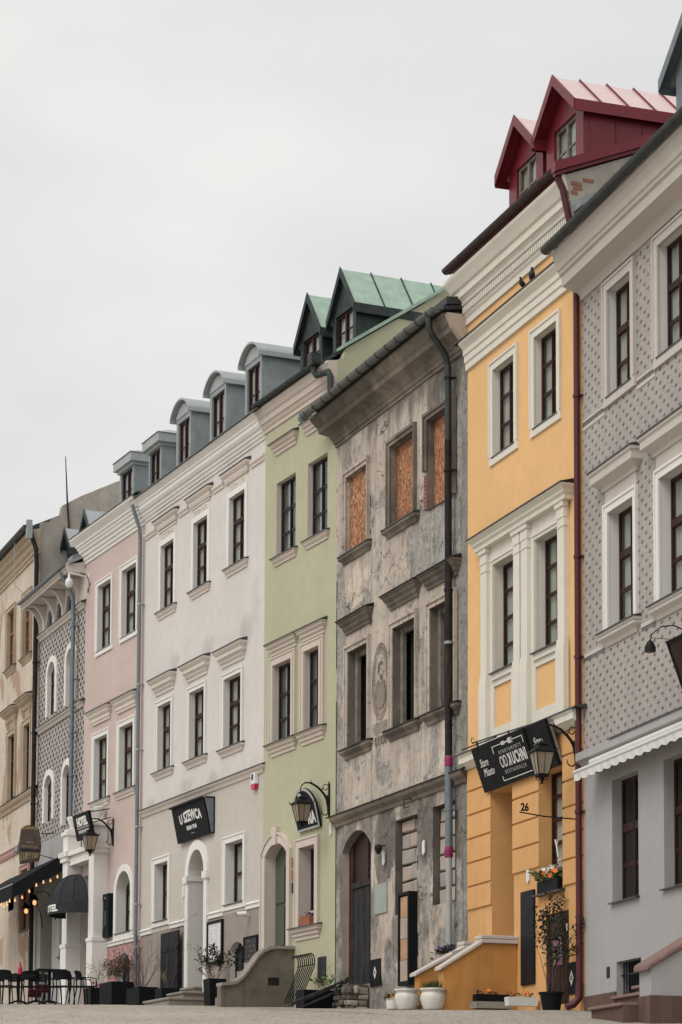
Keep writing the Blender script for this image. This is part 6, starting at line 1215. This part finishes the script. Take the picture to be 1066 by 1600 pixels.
def leaves_mb(tips, size, k, seed, spread=.05):
    rnd = random.Random(seed); m = MB()
    for p, d in tips:
        for _ in range(k):
            c = p+Vector((rnd.uniform(-1, 1), rnd.uniform(-1, 1), rnd.uniform(-1, 1)))*spread; a = Vector((rnd.uniform(-1, 1), rnd.uniform(-1, 1), rnd.uniform(-.3, 1))).normalized(); b_ = a.orthogonal().normalized(); b_ = (b_*math.cos(rnd.random()*6)+a.cross(b_)*math.sin(rnd.random()*6)).normalized(); L = size*rnd.uniform(.6, 1.3); w = L*.3
            m.add([c, c+a*L*.5+b_*w, c+a*L, c+a*L*.5-b_*w], [(0, 1, 2, 3)])
    return m
def flowers_mb(spots, size, seed):
    rnd = random.Random(seed); m = MB()
    for p in spots:
        n = Vector((rnd.uniform(-1, 1), rnd.uniform(-1, 1), rnd.uniform(.2, 1))).normalized(); a = n.orthogonal().normalized(); b_ = n.cross(a)
        for k in range(5):
            t = 2*math.pi*k/5; u = a*math.cos(t)+b_*math.sin(t); v = a*math.cos(t+.6)+b_*math.sin(t+.6); w = a*math.cos(t-.6)+b_*math.sin(t-.6)
            m.add([Vector(p), Vector(p)+v*size*.6+n*size*.1, Vector(p)+u*size+n*size*.15, Vector(p)+w*size*.6+n*size*.1], [(0, 1, 2, 3)])
    return m
def shrub(t, z, h, n, spread, seed, leaf=None, lsize=.05, k=1, lspread=.05, r=.006, lean=(0, 0), dx=(0, 0)):
    tw, tips = twig_mb(h, n, spread, seed, r, lean=lean); tw.v = [(x+dx[0], y+dx[1], q+z) for x, y, q in tw.v]; part(t, 'branches', tw, 'twig')
    if leaf:
        lm = leaves_mb(tips, lsize, k, seed+1, lspread); lm.v = [(x+dx[0], y+dx[1], q+z) for x, y, q in lm.v]; part(t, 'leaves', lm, leaf)
def boxpot(name, loc, rz, lx, ly, h, mat, label, cat, taper=.0, rim=.02, group=None, soil=True):
    t = tag(empty(name, loc, (0, 0, rz)), label, cat, group); m = MB(); a, b_ = lx/2, ly/2; q = 1-taper
    vs = [(-a*q, -b_*q, 0), (a*q, -b_*q, 0), (a*q, b_*q, 0), (-a*q, b_*q, 0), (-a, -b_, h), (a, -b_, h), (a, b_, h), (-a, b_, h), (-a+rim, -b_+rim, h), (a-rim, -b_+rim, h), (a-rim, b_-rim, h), (-a+rim, b_-rim, h), (-a+rim, -b_+rim, h-.05), (a-rim, -b_+rim, h-.05), (a-rim, b_-rim, h-.05), (-a+rim, b_-rim, h-.05)]
    fs = [(0, 3, 2, 1)]+[(i, (i+1) % 4, (i+1) % 4+4, i+4) for i in range(4)]+[(4+i, 4+(i+1) % 4, 8+(i+1) % 4, 8+i) for i in range(4)]+[(8+i, 8+(i+1) % 4, 12+(i+1) % 4, 12+i) for i in range(4)]
    m.add(vs, fs); part(t, 'box', m, mat); m = MB(); m.box(-a+rim, a-rim, -b_+rim, b_-rim, h-.10, h-.045); part(t, 'soil', m, 'wood_d'); return t
def planters():
    wz, pz = WH.rz, PI.rz
    t = boxpot('black_planter', spot(-6.334, 64.6), pz, .5, .5, .42, 'black', 'small black planter box with pale bare twigs by the hotel portal', 'planter'); shrub(t, .40, .62, 8, .55, 1, 'leafo', .035, 1, .04); part(t, 'flowers', flowers_mb([(.2*random.uniform(-1, 1)+.15, .2*random.uniform(-1, 1), .45+.2*random.random()) for _ in range(7)], .05, 3), 'fl_p')
    t = boxpot('black_planter', spot(-5.729, 63.6), pz, .95, .6, .56, 'black', 'tall black planter with a bushy red green shrub below the pink house', 'planter'); shrub(t, .5, .65, 12, .6, 2, 'leafr', .05, 2, .08)
    lm, tp = twig_mb(.5, 10, .7, 31); l2 = leaves_mb(tp, .045, 2, 32, .07); l2.v = [(x-.2, y, z+.5) for x, y, z in l2.v]; part(t, 'leaves', l2, 'leaf')
    t = boxpot('black_planter', spot(-4.93, 61.8), wz, .95, .5, .42, 'black', 'long black planter with reddish bare branches below the white house', 'planter'); shrub(t, .4, 1.05, 16, .75, 3, None, r=.008)
    t = boxpot('black_planter', spot(-4.199, 60.2), wz, .5, .45, .40, 'black', 'black planter with a tall thin bare sapling before the wooden shutter', 'planter'); shrub(t, .36, 1.9, 2, .25, 4, 'leafr', .03, 1, .03, r=.008); shrub(t, .36, .35, 5, .5, 44, 'leafo', .03, 1, .03)
    t = boxpot('square_black_pot', spot(-2.92, 57.6), wz, .42, .42, .62, 'black', 'tall square black pot with an evergreen shrub under the menu board', 'planter', taper=.14); shrub(t, .55, .62, 9, .45, 5, 'leafd', .06, 2, .06); shrub(t, .55, .62, 9, .5, 6, 'leafr', .035, 1, .03, lean=(-.9, -.3))
    t = boxpot('long_black_planter', spot(-0.329, 51.2), GR.rz+math.pi/2, 1.12, .42, .36, 'black', 'low long black planter in front of the rubble step', 'planter'); shrub(t, .30, .30, 6, .8, 7, 'leafr', .03, 1, .04)
    # shrubby black pot by the yellow house
    p = YE.pt(4.62, .36, gz(41.3)); t = tag(empty('round_black_pot', p), 'round black pot with a tall dark climbing shrub by the brown cellar door', 'potted shrub'); m = MB(); m.lathe([(.14, 0), (.15, .02), (.19, .26), (.215, .28), (.215, .31), (.18, .31), (.17, .27)], 20); part(t, 'pot', m, 'black', smooth=True)
    tw, tips = twig_mb(1.25, 6, .16, 8, .009); tw.v = [(x, y, z+.25) for x, y, z in tw.v]; part(t, 'branches', tw, 'twig'); lm = leaves_mb([q for q in tips if random.random() < .9], .06, 5, 9, .07); lm.v = [(x, y, z+.25) for x, y, z in lm.v]; part(t, 'leaves', lm, 'leafd')
    # white urns
    prof = [(.13, 0), (.16, .015), (.20, .10), (.225, .20), (.215, .27), (.19, .31), (.20, .335), (.235, .35), (.235, .375), (.20, .38), (.18, .34)]
    for sx, sy, k, lb in ((1.605, 43.3, 1.0, 'white glazed urn with green shoots, nearest the ochre stoop'), (1.169, 44.1, .98, 'white glazed urn without tall shoots, left of the green planted one')):
        t = tag(empty('white_urn', spot(sx, sy)), lb, 'flower pot', 'white glazed urns'); m = MB(); m.lathe([(r*k, z*k) for r, z in prof], 28); part(t, 'urn', m, 'potw', smooth=True); m = MB(); m.lathe([(.19*k, .31*k), (.19*k, .335*k)], 16); part(t, 'soil', m, 'wood_d')
        rnd = random.Random(int(sx*100)); m = MB()
        for i in range(150 if sx > 1.4 else 26):
            a = rnd.random()*6.28; r = .15*math.sqrt(rnd.random()); c = Vector((r*math.cos(a), r*math.sin(a), .33*k)); d = Vector((rnd.uniform(-.5, .5), rnd.uniform(-.5, .5), 1)).normalized(); h = rnd.uniform(.10, .22) if sx > 1.4 else rnd.uniform(.03, .06); s_ = d.orthogonal().normalized()*.012; m.add([c-s_, c+s_, c+d*h*.6+s_*.7, c+d*h, c+d*h*.6-s_*.7], [(0, 1, 2, 3, 4)])
        part(t, 'shoots', m, 'leaf')
    t = tag(empty('small_white_pot', spot(0.938, 45.0)), 'small white pot of yellow pansies beside the urns', 'flower pot', 'white glazed urns'); m = MB(); m.lathe([(.08, 0), (.11, .02), (.125, .12), (.115, .17), (.13, .19), (.13, .205), (.10, .2)], 20); part(t, 'pot', m, 'potw', smooth=True)
    rnd = random.Random(5); part(t, 'flowers', flowers_mb([(.1*rnd.uniform(-1, 1), .1*rnd.uniform(-1, 1), .22+.05*rnd.random()) for _ in range(16)], .045, 6), 'fl_y'); _, tp = twig_mb(.1, 5, .9, 12); lm = leaves_mb(tp, .04, 1, 13, .05); lm.v = [(x, y, z+.16) for x, y, z in lm.v]; part(t, 'leaves', lm, 'leafd')
    # troughs along the yellow house
    t = boxpot('dark_trough', YE.pt(2.62, .62, gz(43.6)+.12), YE.rz+math.pi/2, .62, .17, .13, 'black', 'dark flower trough with an orange pansy by the ochre stoop', 'flower box'); part(t, 'flowers', flowers_mb([(-.05, 0, .2), (.0, .02, .19)], .05, 7), 'fl_o'); part(t, 'flowers', flowers_mb([(-.24, .0, .17)], .045, 8), 'fl_v'); _, tp = twig_mb(.1, 12, 1.2, 14); lm = leaves_mb([(Vector((random.uniform(-.28, .28), 0, .13)), None) for _ in range(40)], .05, 1, 15, .04); part(t, 'leaves', lm, 'leafd')
    m = MB(); m.box(-.34, .34, -.16, .16, -.12, -.002); part(t, 'stone_base', m, 'stone')
    t = boxpot('white_trough', YE.pt(3.30, .34, gz(42.9)+.06), YE.rz+math.pi/2, .56, .18, .15, 'plast', 'white plastic flower trough with small pansies at the yellow wall', 'flower box', taper=.05); part(t, 'flowers', flowers_mb([(.1, 0, .23), (.14, .02, .22)], .05, 9), 'fl_o'); part(t, 'flowers', flowers_mb([(-.08, 0, .21), (-.12, .02, .19)], .045, 10), 'fl_v'); lm = leaves_mb([(Vector((random.uniform(-.22, .22), 0, .15)), None) for _ in range(50)], .05, 1, 16, .05); part(t, 'leaves', lm, 'leafd')
    # window boxes
    t = boxpot('window_flower_box', YE.pt(3.86, .0, 2.10), YE.rz, .86, .2, .2, 'black', 'black window box crowded with orange and white flowers on the yellow house', 'flower box')
    rnd = random.Random(20); part(t, 'leaves', leaves_mb([(Vector((rnd.uniform(-.42, .42), rnd.uniform(-.08, .08), .2+.1*rnd.random())), None) for _ in range(150)], .11, 1, 21, .05), 'leaf'); part(t, 'dry_grass', leaves_mb([(Vector((-.34+rnd.uniform(-.1, .08), rnd.uniform(-.12, .02), .24+.1*rnd.random())), None) for _ in range(40)], .16, 1, 22, .05), 'leafo')
    part(t, 'flowers', flowers_mb([(rnd.uniform(-.2, .42), rnd.uniform(-.12, .05), .30+.14*rnd.random()) for _ in range(22)], .055, 23), 'fl_w'); part(t, 'flowers', flowers_mb([(rnd.uniform(-.2, .4), -.1, .24+.1*rnd.random()) for _ in range(12)], .055, 24), 'fl_o'); part(t, 'flowers', flowers_mb([(.36+rnd.uniform(-.06, .06), rnd.uniform(-.08, .05), .42+.1*rnd.random()) for _ in range(10)], .06, 25), 'fl_w')
    m = MB(); m.tube([(.36, -.05, .55), (.30, -.05, .75), (.24, -.05, .86)], .014, 5); m.tube([(.30, -.05, .75), (.37, -.05, .86)], .012, 5); part(t, 'white_stick', m, 'plast')
    t = boxpot('wicker_window_box', GR.pt(2.42, -.06, 2.60), GR.rz, .56, .22, .22, 'terra', 'brown wicker box with white flowers on the green house window sill', 'flower box'); rnd = random.Random(26); part(t, 'flowers', flowers_mb([(rnd.uniform(-.22, .25), rnd.uniform(-.1, .1), .23+.08*rnd.random()) for _ in range(14)], .05, 27), 'fl_w'); part(t, 'flowers', flowers_mb([(rnd.uniform(.0, .26), rnd.uniform(-.1, .1), .22+.08*rnd.random()) for _ in range(9)], .05, 28), 'fl_v')
    t = boxpot('grey_flower_trough', YE.pt(.30, .45, gz(45.6)+.02), YE.rz, .5, .3, 1.0, 'stone', 'grey stone trough with violet flowers behind the ochre stoop', 'flower box'); rnd = random.Random(29); part(t, 'leaves', leaves_mb([(Vector((rnd.uniform(-.5, .3), rnd.uniform(-.2, .2), .98+.1*rnd.random())), None) for _ in range(140)], .09, 1, 30, .05), 'leafd'); part(t, 'flowers', flowers_mb([(rnd.uniform(-.45, .3), rnd.uniform(-.2, .15), 1.06+.1*rnd.random()) for _ in range(26)], .05, 31), 'fl_v')
planters()
def rubble():
    b = RU; t = b.thing('rubble_step', 1.42, .26, .45, 'rough rubble stone step below the derelict plank door', 'steps'); rnd = random.Random(3)
    m = MB(); m.box(-.62, .52, -.20, .25, .0, .66); part(t, 'core', m, 'mortar'); z = .0
    def stone(x0, x1, y0, y1, z0, z1):
        m = MB(); m.box(x0, x1, y0, y1, z0, z1); j = lambda: rnd.uniform(-.018, .018); m.v = [(x+j(), y+j(), q+j()) for x, y, q in m.v]; part(t, 'stone', m, rnd.choice(['stone', 'stone', 'block', 'cement', 'mortar']), bevel=.028)
    while z < .62:
        h = rnd.uniform(.09, .17); x = -.66
        while x < .5:
            w = rnd.uniform(.14, .36); stone(x+.01, min(x+w, .56)-.01, -.27+rnd.uniform(-.04, .04), -.16, z+.006, z+h*rnd.uniform(.8, 1)); x += w
        y = -.22
        while y < .22:
            w = rnd.uniform(.12, .30); stone(.46, .57+rnd.uniform(-.04, .04), y+.008, min(y+w, .26)-.008, z+.006, z+h*rnd.uniform(.8, 1.0)); y += w
        z += h
    t = b.thing('fallen_plank', 1.5, .80, .60, 'dark weathered plank sloping down from the derelict door step', 'plank'); m = MB(); m.prism([(.55, .60), (-.75, .05), (-.75, .12), (.55, .68)], -.05, .12, 'x'); part(t, 'plank', m, 'wood_b'); m = MB(); m.prism([(.55, .50), (-.55, .02), (-.55, .06), (.55, .55)], .16, .24, 'x'); part(t, 'rail', m, 'wood_b')
    rnd = random.Random(33); part(t, 'weeds', leaves_mb([(Vector((rnd.uniform(-.1, .3), rnd.uniform(-.2, .5), .55+.1*rnd.random())), None) for _ in range(60)], .09, 1, 34, .06), 'leaf'); tw, _ = twig_mb(.45, 7, .9, 35, .004); tw.v = [(x, y+.3, z+.4) for x, y, z in tw.v]; part(t, 'dry_stems', tw, 'twig')
    b = GR; t = b.thing('iron_window_grille', 3.25, .50, .88, 'bellied black iron window grille standing against the green house', 'grille')
    for k in range(9):
        x = -.42+.105*k; pr = [(.30, .0), (.26, .12), (.10, .45), (-.04, .75), (-.06, .88), (-.03, .98), (.02, 1.03), (.08, 1.02), (.11, .97)]
        m = MB(); m.tube([(x, -.25+p*.0+.25-q*.0-p*.9+.1, z) for p, z in [(a, c) for a, c in pr] for q in (0,)], .014, 6); part(t, 'bar', m, 'iron', smooth=True)
    for p, z in ((.24, .16), (-.04, .8)): m = MB(); m.tube([(-.45, .1-p*.9, z), (.45, .1-p*.9, z)], .012, 5); part(t, 'cross_rail', m, 'iron')
    tw, _ = twig_mb(.9, 7, .5, 36, .005); tw.v = [(x+.35, y+.1, z) for x, y, z in tw.v]; part(t, 'dry_stems', tw, 'twig')
rubble()
def pigeon(u, off, z, yaw, pitch, label, s=1.0):
    t = YE.thing('pigeon', u, off, z, label, 'pigeon', 'pigeons on the yellow house ledge', rot=(0, 0, yaw)); m = MB()
    m.tube([(-.15*s, 0, .05*s), (-.10*s, 0, .07*s), (-.03*s, 0, .09*s), (.05*s, 0, .11*s), (.085*s, 0, .15*s), (.09*s, 0, .185*s), (.10*s, 0, .21*s), (.125*s, 0, .212*s), (.15*s, 0, .20*s)], [q*s for q in (.010, .032, .058, .062, .040, .028, .030, .020, .003)], 10)
    c, q = math.cos(pitch), math.sin(pitch); m.v = [(x*c-(k-.06*s)*q, y, x*q+(k-.06*s)*c+.075*s) for x, y, k in m.v]; part(t, 'body', m, 'pigeon', smooth=True)
    for sy in (-1, 1): m = MB(); m.tube([(.0, sy*.02*s, .05*s), (.01, sy*.02*s, .0)], .006, 5); part(t, 'leg', m, 'terra')
pigeon(2.95, .13, 12.93, -1.0, .1, 'crouching pigeon, left of the pair on the yellow house ledge', .8); pigeon(3.36, .13, 12.93, -.5, .75, 'upright pigeon, right of the pair on the yellow house ledge', .95)

def chair(name, loc, rz, label):
    t = tag(empty(name, loc, (0, 0, rz)), label, 'chair', 'black cafe chairs')
    def curved(z0, z1, w, y0, bow, th=.018):
        m = MB(); n = 10; vs = []
        for j, (z, lean) in enumerate(((z0, 0), ((z0+z1)/2, .02), (z1, .055))):
            for i in range(n+1):
                x = -w+2*w*i/n; y = y0+lean-bow*(x/w)**2; vs += [(x, y, z-(.035*(abs(x)/w)**4 if j == 2 else 0)), (x, y+th, z-(.035*(abs(x)/w)**4 if j == 2 else 0))]
        N = 2*(n+1)
        fs = []
        for j in range(2):
            for i in range(n): a = j*N+2*i; fs += [(a, a+2, a+2+N, a+N), (a+1, a+1+N, a+3+N, a+3)]
        for j in range(2): a = j*N; fs += [(a, a+N, a+N+1, a+1), (a+2*n, a+2*n+1, a+2*n+1+N, a+2*n+N)]
        for i in range(n): a = 2*i; fs += [(a, a+1, a+3, a+2), (a+2*N, a+2+2*N, a+3+2*N, a+1+2*N)]
        m.add(vs, fs); return m
    m = MB(); m.prism([(-.21, -.2), (.21, -.2), (.23, -.05), (.20, .2), (-.20, .2), (-.23, -.05)], .435, .46, 'z'); part(t, 'seat', m, 'black', bevel=.008)
    part(t, 'backrest', curved(.60, .83, .225, .235, .07), 'black', smooth=True)
    for sx in (-1, 1):
        m = MB(); m.tube([(sx*.21, -.19, .44), (sx*.235, -.22, 0)], [.017, .013], 8); part(t, 'leg', m, 'black'); m = MB(); m.tube([(sx*.215, .20, .63), (sx*.20, .19, .44), (sx*.225, .27, 0)], [.016, .017, .013], 8); part(t, 'leg', m, 'black')
        m = MB(); m.tube([(sx*.215, .20, .655), (sx*.25, -.02, .655), (sx*.225, -.17, .64), (sx*.212, -.19, .45)], .013, 6); part(t, 'arm', m, 'black', smooth=True)
    return t
def table(loc, rz, h, w, label):
    t = tag(empty('cafe_table', loc, (0, 0, rz)), label, 'table', 'black cafe tables'); m = MB(); m.box(-w, w, -w, w, h-.03, h); part(t, 'table_top', m, 'black', bevel=.006); m = MB(); m.tube([(0, 0, .05), (0, 0, h-.03)], .035, 10); part(t, 'pedestal', m, 'black')
    for k in range(4):
        a = math.pi/4+k*math.pi/2; m = MB(); m.tube([(0, 0, .10), (.18*math.cos(a), .18*math.sin(a), .06), (.34*math.cos(a), .34*math.sin(a), .015)], [.025, .02, .014], 6); part(t, 'foot', m, 'black')
def cafe():
    for sx, sy, rz, lb in ((-6.232, 61.0, R(112), 'black cafe chair seen side-on, rightmost of the terrace chairs'), (-6.516, 61.6, R(105), 'black cafe chair seen side-on, second from the right on the terrace'), (-6.753, 60.6, R(172), 'black cafe chair seen from behind, in front of the hotel portal'), (-7.801, 62.5, R(188), 'black cafe chair seen from behind at the table with the red bottle'), (-8.103, 60.2, R(165), 'black cafe chair with a rounded back at the left picture edge'), (-7.818, 64.5, R(20), 'black cafe chair facing the street beyond the tables'), (-8.522, 64.8, R(-15), 'black cafe chair beyond the red bottle, near the left edge'), (-7.303, 63.2, R(95), 'black cafe chair half hidden behind the higher table'), (-8.609, 63.0, R(40), 'black cafe chair cut by the left picture edge, in the back row')):
        chair('cafe_chair', spot(sx, sy), rz, lb)
    table(spot(-7.974, 61.6), .2, .73, .38, 'low black cafe table with the red bottle, at left'); table(spot(-7.19, 61.4), .3, .86, .36, 'higher black cafe table behind the chair seen from behind'); table(spot(-7.824, 64.0), .1, .74, .35, 'black cafe table farther back near the dark awning')
    p = spot(-7.93, 61.5); p.z += .73; t = tag(empty('red_bottle', p), 'red squeeze bottle standing on the low cafe table', 'bottle'); m = MB(); m.lathe([(.055, 0), (.06, .02), (.06, .16), (.05, .20), (.03, .22), (.03, .25), (.022, .26), (.022, .31), (.008, .33)], 14); part(t, 'bottle', m, 'redp', smooth=True)
    for sx, sy, dz, lb in ((-7.738, 62.9, .18, 'dark red cushion on a chair under the cafe table'), (-7.596, 63.2, .3, 'folded dark red blanket low between the cafe tables')):
        p = spot(sx, sy); p.z += dz; t = tag(empty('red_cushion', p, (R(20), 0, .4)), lb, 'cushion'); m = MB(); m.box(-.18, .18, -.03, .03, 0, .22); part(t, 'cushion', m, 'maroon', bevel=.025)
cafe()
def channel():
    m = MB(); P = [(-9.5, 58.0), (-7, 52.5), (-5.2, 48.5), (-3.2, 44.2), (-1.5, 41.2), (.6, 38.6)]; vs = []; n = 0; rnd = random.Random(8)
    for (x0, y0), (x1, y1) in zip(P, P[1:]):
        for i in range(24): x = x0+(x1-x0)*i/24; y = y0+(y1-y0)*i/24; j = .05*noise.noise((x*2, y*2, 3)); vs += [(x+j-.05, y, gz(y)+.017), (x+j+.05, y, gz(y)+.017)]; n += 1
    m.add(vs, [(2*i, 2*i+1, 2*i+3, 2*i+2) for i in range(n-1)]); o = m.build('drain_channel', 'mortar'); o['kind'] = 'structure'
channel()
